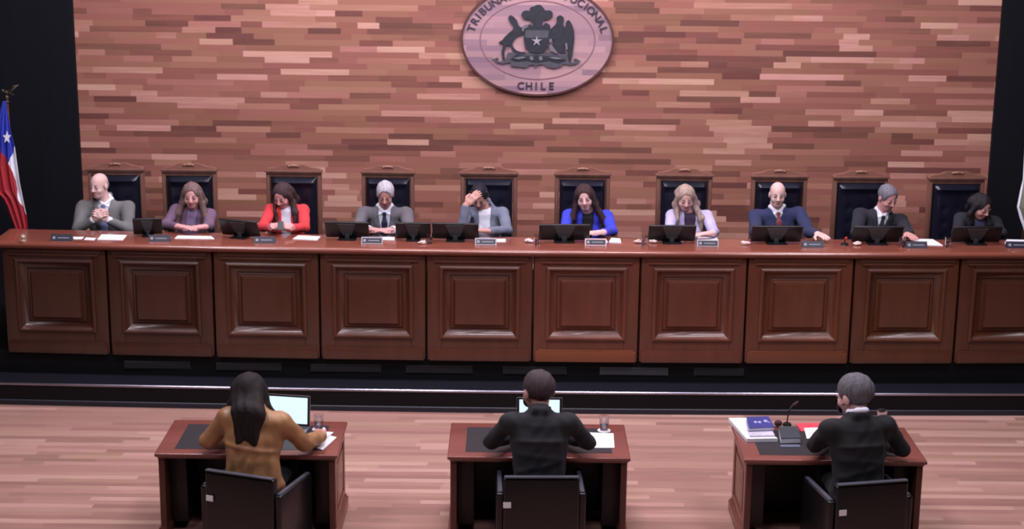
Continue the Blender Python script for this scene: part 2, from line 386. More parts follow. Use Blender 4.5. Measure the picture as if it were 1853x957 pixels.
relief('scroll', [(30, 790), (90, 765), (110, 785), (70, 800), (110, 820), (180, 815), (200, 790), (230, 700), (330, 700), (430, 720), (520, 690), (600, 712), (700, 690), (790, 690), (880, 720), (1000, 700), (1030, 800), (1075, 820), (1130, 800), (1090, 780), (1120, 765), (1180, 800), (1140, 840),
        (1050, 858), (960, 840), (930, 880), (830, 905), (740, 885), (690, 850), (610, 860), (600, 895), (585, 895), (580, 860), (520, 860), (470, 900), (380, 890), (270, 880), (265, 830), (160, 850), (80, 830)], -.058, -.034, M_['embgrey'])
relief('ribbon', [(340, 720), (480, 740), (600, 725), (740, 740), (880, 735), (1000, 790), (900, 830), (760, 800), (610, 825), (470, 800), (330, 820), (260, 790)], -.064, -.057, M_['embrelief'])

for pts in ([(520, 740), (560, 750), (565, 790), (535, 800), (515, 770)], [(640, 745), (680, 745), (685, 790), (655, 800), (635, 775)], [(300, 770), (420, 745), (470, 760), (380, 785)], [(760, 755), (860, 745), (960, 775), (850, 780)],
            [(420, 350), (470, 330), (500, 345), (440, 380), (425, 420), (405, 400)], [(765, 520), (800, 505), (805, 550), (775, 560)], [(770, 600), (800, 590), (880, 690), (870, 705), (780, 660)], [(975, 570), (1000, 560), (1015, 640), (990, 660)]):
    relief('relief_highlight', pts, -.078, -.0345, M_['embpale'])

# ------------------------------------------------------------------ high-backed wooden chairs behind the bench (front = -y)
DZ = .76
def judge_chair():
    t = thing('high_back_chair', (0, 0, DZ), '', 'chair', 'high-backed chairs behind the bench')
    cw, lw = M_['chairwood'], M_['leather']
    for s in (-1, 1):                                    # stiles of the back
        MB().box((s * .2925, .30, .69), (.05, .06, 1.34), bev=.008).box((s * .2925, .262, .95), (.03, .02, .74), bev=.006).done('back_post', cw, t, True)
        MB().box((s * .285, -.16, .21), (.055, .055, .42), bev=.01).done('leg', cw, t, True)
        MB().box((s * .285, .30, .012), (.06, .07, .024), bev=.004).done('foot', cw, t, True)
        mb = MB().box((s * .292, .05, .615), (.055, .47, .035), bev=.012).cyl((s * .292, -.15, .42), (s * .292, -.15, .61), .018, .022)
        mb.done('armrest', cw, t, True)
    MB().box((0, .29, 1.325), (.60, .06, .05), bev=.006).done('back_rail', cw, t, True); MB().box((0, .285, .50), (.56, .05, .06), bev=.006).done('back_rail', cw, t, True)
    MB().box((0, .285, 1.362), (.66, .10, .022), bev=.008).box((0, .285, 1.345), (.62, .08, .02), bev=.006).done('cornice', cw, t, True)
    mb = MB().prism([(-.315, 1.372), (.315, 1.372), (.30, 1.39), (.20, 1.405), (.12, 1.432), (-.12, 1.432), (-.20, 1.405), (-.30, 1.39)], .262, .312)
    mb.done('crest', M_['crestwood'], t)
    MB().ball((0, .262, 1.425), (.055, .016, .016)).ball((-.05, .26, 1.42), (.018, .014, .012)).ball((.05, .26, 1.42), (.018, .014, .012)).done('carved_rosette', M_['chaircarve'], t, True)
    # tufted leather back: pillow with a rolled top
    bm = bmesh.new(); nx, nz = 22, 30; grid = []
    for j in range(nz + 1):
        row = []
        for i in range(nx + 1):
            u, v = i / nx * 2 - 1, j / nz * 2 - 1
            edge = min(1, (1 - abs(u)) * 5) ** .5 * min(1, (1 - abs(v)) * 7) ** .5
            y = .268 - .05 * edge - .012 * edge * math.cos(u * PI * .5)
            y -= .028 * math.exp(-((v - .86) / .07) ** 2) * edge * (1 - .25 * u * u)
            for bx in (-.5, 0, .5):
                for bz in (-.5, -.1, .3):
                    y += .018 * math.exp(-(((u - bx) / .1) ** 2 + ((v - bz) / .06) ** 2))
            row.append(bm.verts.new((u * .262, y, .915 + v * .385)))
        grid.append(row)
    for j in range(nz):
        for i in range(nx): bm.faces.new((grid[j][i], grid[j][i + 1], grid[j + 1][i + 1], grid[j + 1][i]))
    be = [e for e in bm.edges if e.is_boundary]; r = bmesh.ops.extrude_edge_only(bm, edges=be)
    for v in [g for g in r['geom'] if isinstance(g, bmesh.types.BMVert)]: v.co.y = .315
    mb = MB(); mb.bm.free(); mb.bm = bm
    mb.box((0, .312, .915), (.52, .008, .77)); mb.done('backrest', lw, t, True)
    MB().box((0, .04, .36), (.54, .50, .07), bev=.006).done('seat_frame', cw, t, True)
    MB().box((0, .03, .405), (.53, .47, .05), bev=.022, seg=3).done('seat', lw, t, True)
    return t
M_['chaircarve'] = mat('chair_carving', (132, 92, 78), .4, noise=.2)
chairs_px = [(158, 262, 303), (293, 394, 308), (480, 583, 310), (652, 750, 308), (832, 938, 309), (1003, 1106, 310), (1186, 1290, 313), (1359, 1463, 315), (1508, 1610, 320), (1681, 1786, 321)]
chlab = ['behind the bald man in the grey suit', 'behind the woman in the mauve jacket', 'behind the woman in the red cardigan', 'behind the white haired man', 'behind the woman with her hand at her brow',
         'behind the woman in royal blue', 'behind the blonde woman in lavender', 'behind the bald man in the navy pullover', 'behind the man in the black robe',
         'behind the dark haired woman in black']
proto = None; CHX = []
for i, (a, b, y) in enumerate(chairs_px):
    p = aty((a + b) / 2, y, 17.78); CHX.append(p.x)
    c = proto if proto is None else copy_tree(proto)
    if proto is None: c = proto = judge_chair()
    c.location = (p.x, 17.50, DZ); c.rotation_euler = (0, 0, [.02, .03, .0, -.02, .0, .0, -.02, .0, .03, .04][i])
    c['label'] = 'high-backed wooden chair with dark leather ' + chlab[i]
    s = (b - a) * .0061 / .66; c.scale = (s, 1, 1)

# ------------------------------------------------------------------ the three desks in the well
def desk(x, labels):
    t = thing('lawyer_desk', (x, 13.07, 0), labels, 'desk', 'desks facing the bench')
    D, S, B = M_['desk'], M_['deskside'], M_['deskdark']
    MB().box((0, 0, .745), (1.485, .83, .03), bev=.01, seg=3).box((0, 0, .722), (1.45, .795, .018), bev=.005).done('desk_top', D, t, True)
    MB().box((0, .0, .7605), (1.20, .60, .004), bev=.0015).done('leather_pad', M_['pad'], t)
    for s in (-1, 1):
        sp = MB().box((s * .69, 0, .39), (.035, .74, .65)).box((s * .71, .33, .40), (.02, .09, .63), bev=.004).box((s * .71, -.33, .40), (.02, .09, .63), bev=.004)
        sp.box((s * .71, 0, .68), (.02, .60, .07), bev=.004).box((s * .71, 0, .14), (.02, .60, .09), bev=.004)
        o = sp.done('side_panel', S, t, True)
        MB().box((s * .709, 0, .41), (.018, .44, .36), bev=.008).done('raised_panel', S, o, True)
        MB().box((s * .70, 0, .045), (.085, .80, .09), bev=.006).box((s * .70, 0, .10), (.065, .78, .02), bev=.006).done('plinth', S, o, True)
        MB().box((s * .69, -.375, .39), (.045, .018, .65), bev=.004).done('edge_strip', M_['edgewood'], o, True)
    MB().box((0, .33, .36), (1.35, .03, .71)).done('modesty_panel', B, t)
    for s in (-1, 1): MB().box((s * .60, .06, .39), (.14, .50, .62), bev=.004).done('drawer_pedestal', B, t, True)
    return t
desk(-2.14, 'red-brown wooden desk with black pad where the long haired woman sits')
desk(.235, 'red-brown wooden desk with black pad where the short haired man with a laptop sits')
desk(2.64, 'red-brown wooden desk stacked with papers and books, at the grey haired man')

# ------------------------------------------------------------------ low black armchairs (front = +y)
def armchair(loc, rz, lab, flip):
    t = thing('black_armchair', loc, lab, 'armchair', 'black leather armchairs at the desks', rz=rz)
    L = M_['leather2']
    MB().box((0, -.0, .44), (.60, .085, .60), rot=(-.06, 0, 0), bev=.02, seg=3).done('backrest', L, t, True)
    MB().box((0, -.012, .752), (.585, .05, .012), rot=(-.06, 0, 0), bev=.005).done('back_edge_shine', M_['edge_shine'], t, True)  # added pale strip carrying the painted highlight of the top edge
    for s in (-1, 1):
        a = MB().box((s * .325, .27, .36), (.06, .56, .50), bev=.018, seg=3).done('armrest', L, t, True)
        MB().box((s * .325, .27, .615), (.035, .52, .012), bev=.005).done('arm_edge_shine', M_['edge_shine'], a, True)
        for yy in (.02, .50): MB().box((s * .29, yy, .055), (.05, .05, .11), bev=.005).done('leg', M_['plastic'], t, True)
    MB().box((0, .30, .28), (.58, .54, .22), bev=.02).done('seat_base', L, t, True)
    MB().box((0, .29, .41), (.575, .50, .09), bev=.03, seg=3).done('seat_cushion', L, t, True)
    MB().box((flip, -.052, .53 if flip else .5), (.062, .003, .048), rot=(-.06, 0, 0), bev=.001).done('white_label', M_['paper'], t)
    return t
M_['edge_shine'] = mat('leather_edge_shine', (84, 84, 96), .35, coat=.2, noise=.05)  # paler grey: the highlight on the leather edges put into colour
armchair((-2.12, 12.25, 0), math.radians(-19), 'black leather armchair turned slightly, with the long haired woman in it', -.25)
armchair((.25, 12.262, 0), math.radians(1.5), 'black leather armchair square on, with the short haired man in it', -.27)
armchair((2.84, 12.22, 0), math.radians(12), 'black leather armchair turned slightly, with the grey haired man in it', -.25)

# ------------------------------------------------------------------ signed-distance body building
class Field:
    def __init__(s, lo, hi, h):
        s.h = h; s.lo = np.array(lo, dtype=np.float32); n = np.ceil((np.array(hi) - np.array(lo)) / h).astype(int) + 1
        s.ax = [s.lo[i] + h * np.arange(n[i], dtype=np.float32) for i in range(3)]
        s.d = np.full(n, .5, dtype=np.float32); s.lab = np.zeros(n, dtype=np.int8)
    def add(s, prim, k=.02, lab=0, op='u'):
        f, lo, hi = prim; sl = []
        for i in range(3):
            a = int(max(0, math.floor((lo[i] - k - 3 * s.h - s.lo[i]) / s.h))); b = int(min(len(s.ax[i]), math.ceil((hi[i] + k + 3 * s.h - s.lo[i]) / s.h) + 1))
            if b <= a: return
            sl.append(slice(a, b))
        sl = tuple(sl)
        P = (s.ax[0][sl[0]][:, None, None], s.ax[1][sl[1]][None, :, None], s.ax[2][sl[2]][None, None, :])
        b = f(P); a = s.d[sl]
        if op == 'u':
            s.lab[sl] = np.where(b < a, np.int8(lab), s.lab[sl])
            h = np.clip(.5 + .5 * (a - b) / k, 0, 1); s.d[sl] = a * (1 - h) + b * h - k * h * (1 - h)
        elif op == 's':
            b = -b; h = np.clip(.5 - .5 * (a - b) / k, 0, 1); s.d[sl] = a * (1 - h) + b * h + k * h * (1 - h)
        elif op == 'i': s.d[sl] = np.maximum(a, b)
        elif op == 'paint': s.lab[sl] = np.where(b < 0, np.int8(lab), s.lab[sl])
    def grid(s): return (s.ax[0][:, None, None], s.ax[1][None, :, None], s.ax[2][None, None, :])
    def mesh(s, name, mats, scale):
        d = s.d.copy(); d[0] = d[-1] = .5; d[:, 0] = d[:, -1] = .5; d[:, :, 0] = d[:, :, -1] = .5
        n = d < 0
        c = n[:-1, :-1, :-1].astype(np.int8)
        for ofs in ((1, 0, 0), (0, 1, 0), (0, 0, 1), (1, 1, 0), (1, 0, 1), (0, 1, 1), (1, 1, 1)):
            c = c + n[ofs[0]:n.shape[0] - 1 + ofs[0], ofs[1]:n.shape[1] - 1 + ofs[1], ofs[2]:n.shape[2] - 1 + ofs[2]]
        mix = (c > 0) & (c < 8); I = np.argwhere(mix); idx = np.full(mix.shape, -1, dtype=np.int32); idx[mix] = np.arange(len(I))
        acc = np.zeros((len(I), 3)); cnt = np.zeros(len(I))
        i0, j0, k0 = I.T
        for a in range(3):
            for p in (0, 1):
                for q in (0, 1):
                    o = [0, 0, 0]; o[(a + 1) % 3] = p; o[(a + 2) % 3] = q; o2 = list(o); o2[a] = 1
                    v0 = d[i0 + o[0], j0 + o[1], k0 + o[2]]; v1 = d[i0 + o2[0], j0 + o2[1], k0 + o2[2]]
                    m = (v0 < 0) != (v1 < 0); t = np.where(m, v0 / np.where(m, v0 - v1, 1), 0)
                    pos = np.array(o, dtype=float)[None, :].repeat(len(I), 0); pos[:, a] = t
                    acc[m] += pos[m]; cnt[m] += 1
        V = (s.lo + s.h * (I + acc / cnt[:, None])) * np.array(scale)
        F = []
        for a in range(3):
            b_, c_ = (a + 1) % 3, (a + 2) % 3
            n0 = n.take(range(n.shape[a] - 1), axis=a); n1 = n.take(range(1, n.shape[a]), axis=a)
            E = np.argwhere(n0 != n1); E = E[(E[:, b_] > 0) & (E[:, c_] > 0)]
            E = E[(E[:, b_] < n.shape[b_] - 1) & (E[:, c_] < n.shape[c_] - 1)]
            ins = n0[E[:, 0], E[:, 1], E[:, 2]]
            def ix(db, dc):
                Q = E.copy(); Q[:, b_] -= db; Q[:, c_] -= dc; return idx[Q[:, 0], Q[:, 1], Q[:, 2]]
            quad = np.stack([ix(1, 1), ix(0, 1), ix(0, 0), ix(1, 0)], 1)
            quad[~ins] = quad[~ins][:, ::-1]; F.append(quad)
        F = np.concatenate(F).astype(np.int32)
        me = bpy.data.meshes.new(name)
        me.vertices.add(len(V)); me.vertices.foreach_set('co', V.astype(np.float32).ravel())
        me.loops.add(F.size); me.loops.foreach_set('vertex_index', F.ravel())
        me.polygons.add(len(F)); me.polygons.foreach_set('loop_start', np.arange(0, F.size, 4, dtype=np.int32))
        me.polygons.foreach_set('use_smooth', np.ones(len(F), dtype=bool))
        for m in mats: me.materials.append(m)
        if len(mats) > 1:
            lv = s.lab[i0, j0, k0]; me.polygons.foreach_set('material_index', lv[F[:, 0]].astype(np.int32))
        me.update(calc_edges=True); return me
ID = (np.eye(3), np.zeros(3))
def loc(P, fr):
    R, o = fr; R = R / (R ** 2).sum(0)[None, :]; q = [P[i] - np.float32(o[i]) for i in range(3)]
    return [q[0] * np.float32(R[0, j]) + q[1] * np.float32(R[1, j]) + q[2] * np.float32(R[2, j]) for j in range(3)]
def P_ell(c, r, fr=ID):
    c = np.array(c, float); r = np.array(r, float) if not isinstance(r, (int, float)) else np.full(3, float(r))
    R, o = fr; wc = o + R @ c; e = np.sqrt(((R * r[None, :]) ** 2).sum(1))
    def f(P):
        q = loc(P, fr); q = [q[i] - np.float32(c[i]) for i in range(3)]
        k0 = np.sqrt(sum((q[i] / np.float32(r[i])) ** 2 for i in range(3))); k1 = np.sqrt(sum((q[i] / np.float32(r[i] ** 2)) ** 2 for i in range(3)))
        return k0 * (k0 - 1) / np.maximum(k1, 1e-4) * np.float32(np.linalg.norm(R, axis=0).mean())
    return f, wc - e, wc + e
def P_cap(a, b, ra, rb=None, fr=ID, sq=None):
    """tapered capsule; sq scales the section in the frame's axes (values below 1 flatten)"""
    rb = ra if rb is None else rb; a, b = np.array(a, float), np.array(b, float); R, o = fr
    sc = np.array(sq if sq is not None else (1, 1, 1), float); wa, wb = o + R @ a, o + R @ b; fs = float(np.linalg.norm(R, axis=0).mean()); rm = max(ra, rb) * max(1, sc.max()) * fs
    A, B = a / sc, b / sc; ba = B - A; L2 = float(ba @ ba) + 1e-9
    def f(P):
        q = loc(P, fr); q = [q[i] / np.float32(sc[i]) - np.float32(A[i]) for i in range(3)]
        t = np.clip((q[0] * ba[0] + q[1] * ba[1] + q[2] * ba[2]) / L2, 0, 1).astype(np.float32)
        return (np.sqrt(sum((q[i] - t * np.float32(ba[i])) ** 2 for i in range(3))) - (ra + t * (rb - ra))) * np.float32(sc.min() * fs)
    return f, np.minimum(wa, wb) - rm, np.maximum(wa, wb) + rm
def P_box(c, hs, r, fr=ID):
    c = np.array(c, float); hs = np.array(hs, float); R, o = fr; wc = o + R @ c; e = np.abs(R) @ hs + r
    def f(P):
        q = loc(P, fr); q = [np.abs(q[i] - np.float32(c[i])) - np.float32(hs[i] - r) for i in range(3)]
        return np.sqrt(sum(np.maximum(v, 0) ** 2 for v in q)) + np.minimum(np.maximum(np.maximum(q[0], q[1]), q[2]), 0) - r
    return f, wc - e, wc + e
def P_fn(fn, fr=ID):
    return (lambda P: fn(*loc(P, fr)).astype(np.float32)), np.full(3, -9.), np.full(3, 9.)
def rx(a): return np.array([[1, 0, 0], [0, math.cos(a), -math.sin(a)], [0, math.sin(a), math.cos(a)]])
def ry(a): return np.array([[math.cos(a), 0, math.sin(a)], [0, 1, 0], [-math.sin(a), 0, math.cos(a)]])
def rz_(a): return np.array([[math.cos(a), -math.sin(a), 0], [math.sin(a), math.cos(a), 0], [0, 0, 1]])
def unit(v): v = np.array(v, float); return v / (np.linalg.norm(v) + 1e-9)

def hand(F, wr, d, nrm, thumb, curl, k=.006, lab=0):
    """palm, four jointed fingers of different length and a thumb leaving the side of the palm"""
    d = unit(d); nrm = unit(np.array(nrm) - d * np.dot(nrm, d)); sd = np.cross(d, nrm) * thumb   # side towards the thumb
    R = np.stack([sd, d, nrm], 1); fr = (R, np.array(wr, float))
    F.add(P_cap((0, -.02, 0), (0, .02, 0), .026, .028, fr, (1.1, 1, .8)), .015, lab)
    F.add(P_box((0, .05, 0), (.038, .042, .014), .013, fr), .012, lab)
    for x, L, r in ((.029, .070, .0088), (.010, .080, .0092), (-.010, .074, .0088), (-.029, .058, .0078)):
        a = np.array((x, .088, 0.)); c1 = curl * .6; c2 = curl * 1.5
        b = a + L * .5 * np.array((x * 2.2, math.cos(c1), math.sin(c1))); c = b + L * .5 * np.array((x * 1.2, math.cos(c2), math.sin(c2)))
        F.add(P_cap(a - np.array((0, .012, 0)), b, r * 1.08, r, fr), k, lab); F.add(P_cap(b, c, r, r * .8, fr), k * .6, lab)
    t0 = np.array((.03, .02, .004)); t1 = t0 + np.array((.028, .026, .012)); t2 = t1 + np.array((.006, .032, .012 + .02 * curl))
    F.add(P_cap(t0, t1, .014, .0115, fr), .01, lab); F.add(P_cap(t1, t2, .0112, .009, fr), k, lab)

def ik(S, Wp, pole, u=.29, f=.26):
    v = Wp - S; L = np.linalg.norm(v)
    if L > u + f - .01: Wp = S + v / L * (u + f - .01); v = Wp - S; L = np.linalg.norm(v)
    dr = v / L; x = (u * u - f * f + L * L) / (2 * L); h = math.sqrt(max(u * u - x * x, 1e-5))
    p = np.array(pole, float); p = unit(p - dr * np.dot(p, dr)); return S + dr * x + p * h, Wp

SKIN = {}
EYEW = mat('eye_white', (190, 180, 182), .3, noise=.03)
def skin(name, rgb):
    if name not in SKIN:
        SKIN[name] = [mat('skin_' + name, rgb, .6, noise=.05, nscale=12, spec=.3), mat('lips_' + name, tuple(int(v * f) for v, f in zip(rgb, (.78, .55, .56))), .45, noise=.05),
                      mat('eyes_' + name, (42, 30, 30), .3, noise=.05), mat('brows_' + name, (74, 56, 50), .8, noise=.1), mat('cheek_' + name, tuple(int(v * f) for v, f in zip(rgb, (1.0, .86, .84))), .5, noise=.05)]
    return SKIN[name]
def cloth(name, rgb, rough=.85, n=.12, ns=9, bump=.12): return mat(name, rgb, rough, noise=n, nscale=ns, bump=bump, sheen=.04)
def hairm(name, rgb): return mat(name, rgb, .72, spec=.25, noise=.38, nscale=9, stretch=(9, 9, 1.0), bump=.35)

def build_person(label, origin, rz, sp):
    sc = sp.get('scale', (1.25, 1.1, 1.1)); sw = sp.get('sw', .18) - (.006 if 'scale' not in sp else 0); fem = sp.get('fem', False); hv = sp.get('vox', .006)
    lean, side, tw = sp.get('lean', .15), sp.get('side', 0), sp.get('twist', 0)
    Rt = rx(lean) @ ry(side) @ rz_(tw); hip = np.array((0, 0, .09)); T = (Rt, hip - Rt @ hip)
    tp = lambda p: T[1] + Rt @ np.array(p, float)
    # head frame: origin between the ears, face along -y
    hy, hp, hr = sp.get('hyaw', 0), sp.get('hpitch', .1), sp.get('hroll', 0)
    hc = tp((0, -.02, .755)) + np.array(sp.get('hoff', (0, 0, 0))); Rh = rz_(hy) @ rx(hp) @ ry(hr) @ np.diag([sp.get('hwid', 1.0 if 'scale' in sp else (.93 if fem else .88)), 1, 1]) * sp.get('hs', 1.0); H = (Rh, hc)
    hw = lambda p: hc + Rh @ np.array(p, float)
    arms = {}; kx = sp.get('knee', .10)
    for s in (-1, 1):
        a = sp['arms'][s]; S = tp((s * sw, .0, .555)); Wp = np.array(a['w'], float)
        if 'e' in a: E = np.array(a['e'], float)
        else: E, Wp = ik(S, Wp, a.get('pole', (s * .5, .25, -.7)))
        arms[s] = (S, E, Wp, a)
    ymin = min(-.62, min(a[2][1] for a in arms.values()) - .2)
    lo = np.array((-.48, ymin, -.46)); hi = np.array((.48, .22, 1.0))
    # ---- body: one continuous surface
    F = Field(lo, hi, hv)
    tk = 1.0 if not fem else .92
    for c, r in (((0, .01, .115), (.15 * tk, .10, .10)), ((0, .01, .26), (.125 * tk, .085, .14)), ((0, .005, .42), (.145 * tk, .10, .15))): F.add(P_ell(c, r, T), .06)
    F.add(P_cap((-sw + .03, .0, .545), (sw - .03, .0, .545), .036, .036, T), .04)
    F.add(P_cap(tp((0, .012, .55)), hw((0, .022, -.05)), .058, .05), .03)
    for s in (-1, 1):
        S, E, Wp, a = arms[s]
        F.add(P_cap(S, E, .036, .036), .02); F.add(P_cap(E, Wp, .037, .026), .015)
        d = a.get('d', Wp - E); F0 = a.get('n', (0, 0, -1)); hand(F, Wp + unit(d) * .02, d, F0, a.get('thumb', -s), a.get('curl', .4))
        hp_, kn, an = np.array((s * .085, 0, .085)), np.array((s * kx, -.42, .10)), np.array((s * kx, -.37, -.32))
        F.add(P_cap(hp_, kn, .072, .05), .04); F.add(P_cap(kn, an, .046, .035), .02); F.add(P_cap(an, an + np.array((0, -.15, -.05)), .035, .028), .03)
    F.add(P_ell((0, .012, .035), (.072, .092, .083), H), .02)                       # cranium
    F.add(P_ell((0, -.022, -.03), (.060, .064, .080), H), .03)                      # face
    F.add(P_ell((0, -.05, -.088), (.034 if not fem else .028, .028, .026), H), .028)        # chin
    for s in (-1, 1):
        F.add(P_ell((s * .036, -.058, -.035), (.022, .018, .02), H), .02)           # cheek
        F.add(P_ell((s * .031, -.096, .006), (.016, .013, .010), H), .012, op='s')  # eye socket
        F.add(P_ell((s * .031, -.076, .005), (.014, .0125, .0115), H), .004)
        F.add(P_ell((s * .074, .012, -.008), (.011, .020, .031), H), .008)          # ear
    F.add(P_cap((0, -.083, .012), (0, -.104, -.026), .0085, .0125, H), .014)          # nose
    for s in (-1, 1): F.add(P_ell((s * .011, -.093, -.031), (.009, .009, .007), H), .006)
    root = bpy.data.objects.new('person', F.mesh('person', skin(sp.get('skin', 'fair'), sp.get('skinrgb', (205, 160, 148))), sc)); COL.objects.link(root)
    root.location = origin; root.rotation_euler = (0, 0, rz); tag(root, label, 'person', sp.get('group'))
    def child(name, Fd, mats, lbl=None):
        o = bpy.data.objects.new(name, Fd.mesh(name, mats, sc)); COL.objects.link(o); o.parent = root
        if lbl: o['label'] = lbl
        return o
    sk = SKIN[sp.get('skin', 'fair')]
    def fchild(name, prims, m, k=.004, h=.0025):
        los = np.min([p[1] for p in prims], 0) - .01; his = np.max([p[2] for p in prims], 0) + .01
        Fd = Field(los, his, h)
        for p in prims: Fd.add(p, k)
        return child(name, Fd, [m])
    look = sp.get('look', 0)                       # 1: eyes open, 0: lids lowered
    for s in (-1, 1):
        fchild('eyebrow', [P_cap((s * .015, -.0905, .0215), (s * .032, -.0885, .0265), .0042, .004, H), P_cap((s * .032, -.0885, .0265), (s * .047, -.079, .023), .004, .0025, H)], sp.get('browm', sk[3]))
        if look:
            fchild('eye', [P_ell((s * .031, -.0815, .004), (.0115, .0085, .0055), H)], EYEW); fchild('iris', [P_ell((s * .031, -.0885, .004), (.0052, .003, .0052), H)], sk[2])
        fchild('eyelash', [P_cap((s * .019, -.0875, .001 + .008 * look), (s * .031, -.0905, -.0015 + .0115 * look), .002, .0023, H), P_cap((s * .031, -.0905, -.0015 + .0115 * look), (s * .044, -.083, .001 + .007 * look), .0023, .0016, H)], sk[2], .002, .002)
    mo = .010 if sp.get('mouth') else 0
    fchild('lips', [P_cap((-.021, -.082, -.061), (-.004, -.0905, -.0585), .0025, .0048, H), P_cap((.021, -.082, -.061), (.004, -.0905, -.0585), .0025, .0048, H), P_cap((-.020, -.082, -.062), (0, -.0895, -.0655 - mo), .0025, .0052, H), P_cap((.020, -.082, -.062), (0, -.0895, -.0655 - mo), .0025, .0052, H)], sk[1])
    # ---- trousers and shoes
    F = Field((-.3, -.62, -.42), (.3, .2, .3), .010)
    F.add(P_ell((0, .01, .10), (.172, .122, .105), T), .05)
    for s in (-1, 1):
        hp_, kn, an = np.array((s * .085, 0, .088)), np.array((s * kx, -.42, .10)), np.array((s * kx, -.37, -.30))
        F.add(P_cap(hp_, kn, .085, .066), .04); F.add(P_cap(kn, an, .064, .055), .03)
    F.add(P_box((0, .0, -.1), (.5, .33, .104), .004), .004, op='s')
    child('trousers', F, [sp['trousers']])
    for s in (-1, 1):
        F = Field((s * kx - .08, -.65, -.46), (s * kx + .08, -.3, -.27), .008)
        F.add(P_cap((s * kx, -.37, -.345), (s * kx, -.50, -.375), .045, .04, ID, (1, 1, .8)), .03); F.add(P_cap((s * kx, -.36, -.39), (s * kx, -.52, -.392), .04, .042, ID, (1, 1, .4)), .01)
        child('shoe', F, [M_['plastic']])
    # ---- shirt under an open jacket
    V = sp.get('V'); jk = sp['jacket']
    def torso(F, g, k=.05, ad=0):
        F.add(P_ell((0, .01, .10), (.162 * tk + g, .112 + g, .11 + g), T), k)
        F.add(P_ell((0, .01, .26), (.142 * tk + g, .100 + g, .17 + g), T), k)
        F.add(P_ell((0, .003, .42), (.162 * tk + g, .114 + g, .165 + g), T), k)
        if fem:
            for s in (-1, 1): F.add(P_ell((s * .065, -.075, .40), (.058 + g, .05 + g, .058 + g), T), .04)
        F.add(P_cap((-sw + .02, .004, .548), (sw - .02, .004, .548), .054 + g, .054 + g, T, (1, 1.05, .95)), .05)
        F.add(P_cap((0, .014, .56), (0, .02, .62), .085 + g, .052 + g, T), .04)
    def neckcut(F, r=.056, zc=.60):
        F.add(P_cap(tp((0, .012, zc)), hw((0, .02, -.02)), r, r * 1.1), .006, op='s')
    if 'shirt' in sp:
        F = Field((-.3, -.42, .0), (.3, .2, .85), .008); torso(F, -.004)
        neckcut(F, .050 if not sp.get('collar') else .050)
        if sp.get('collar'):
            ci = sp.get('chi', 0)
            for s in (-1, 1):
                F.add(P_cap((s * .012, -.062, .600), (s * .060, .0, .635 + ci), .012, .014, T, (1, 1, 1.2)), .012); F.add(P_cap((s * .060, .0, .635 + ci), (s * .02, .070, .655 + ci), .014, .016, T), .012)
                F.add(P_cap((-.03, .072, .655 + ci), (.03, .072, .655 + ci), .016, .016, T), .012)
                F.add(P_cap((s * .010, -.072, .588), (s * .048, -.068, .575), .011, .008, T, (1, .6, 1)), .008)
        child('shirt', F, [sp['shirt']])
    if 'tie' in sp:
        F = Field((-.3, -.45, .1), (.3, .1, .85), .006)
        F.add(P_ell((0, -.085, .592), (.016, .012, .016), T), .004)
        pts = [(0, -.088, .58), (0, -.112, .50), (0, -.122, .40), (0, -.116, .28)]
        for q, (a, b) in enumerate(zip(pts, pts[1:])): F.add(P_cap(a, b, .015 + .007 * q, .022 + .007 * q, T, (1, .35, 1)), .01)
        child('tie', F, [sp['tie']])
    # ---- jacket / knitwear / blouse
    jh = sp.get('jvox', .0075)
    F = Field(np.array((-.5, ymin, .0)), np.array((.5, .24, .85)), jh); g = sp.get('bulk', .006)
    torso(F, g)
    dt = F.d.copy(); G = loc(F.grid(), T)
    F.add(P_fn(lambda x, y, z: -(z - .03), T), .001, op='i'); F.d = np.maximum(F.d, .014 - F.grid()[2])
    if V:
        wt_, zb, wb = V
        wz = np.clip((G[2] - zb) / (.60 - zb), -2, 1.3) * (wt_ - wb) + wb
        cut = np.maximum(np.maximum(np.abs(G[0]) - wz, G[1] - .0), zb - G[2]) + 0 * F.d
        F.d = np.maximum(F.d, -cut)
        if sp.get('lapel', True):
            lw = .045 * np.clip((G[2] - zb) / .12, .25, 1) * np.clip((.66 - G[2]) / .05, .3, 1)
            lap = np.maximum.reduce([dt - .007 + 0 * G[0], np.abs(G[0]) - wz - lw + 0 * dt, wz + .001 - np.abs(G[0]) + 0 * dt, G[1] - .02 + 0 * dt, zb - G[2] + 0 * dt])
            F.d = np.minimum(F.d, lap)
            for s in (-1, 1): F.add(P_cap((s * .068, .0, .615), (s * .03, .075, .652), .014, .016, T, (1, 1, 1.4)), .012)
            F.add(P_cap((-.03, .075, .652), (.03, .075, .652), .016, .016, T, (1, 1, 1.3)), .012)
    elif sp.get('crew'):
        for s in (-1, 1): F.add(P_cap((0, -.066, .592), (s * .062, .0, .622), .011, .011, T), .008)
    neckcut(F, .058 if not sp.get('turtle') else .05, .60)
    if sp.get('turtle'): F.add(P_cap(tp((0, .012, .59)), tp((0, .0, .655)), .062, .058), .01); F.add(P_cap(tp((0, .012, .58)), hw((0, .02, -.02)), .05, .05), .004, op='s')
    cl = sp.get('cuff', .93)
    for s in (-1, 1):
        S, E, Wp, a = arms[s]; S2 = tp((s * (sw - .002), .0, .553)); En = E; We = E + (Wp - E) * cl
        sl = sp.get('sleeve', 0)
        if fem: F.add(P_cap(S2, En, .050 + sl, .045 + sl), .03); F.add(P_cap(En, We, .044 + sl, .036 + sl * .8), .02)
        else: F.add(P_cap(S2, En, .058, .051), .03); F.add(P_cap(En, We, .050, .040), .02)
    for fn in sp.get('extra', []): fn(F, T, tp, hw, arms)
    # soft cloth folds
    q = F.grid(); amp = sp.get('folds', .0028)
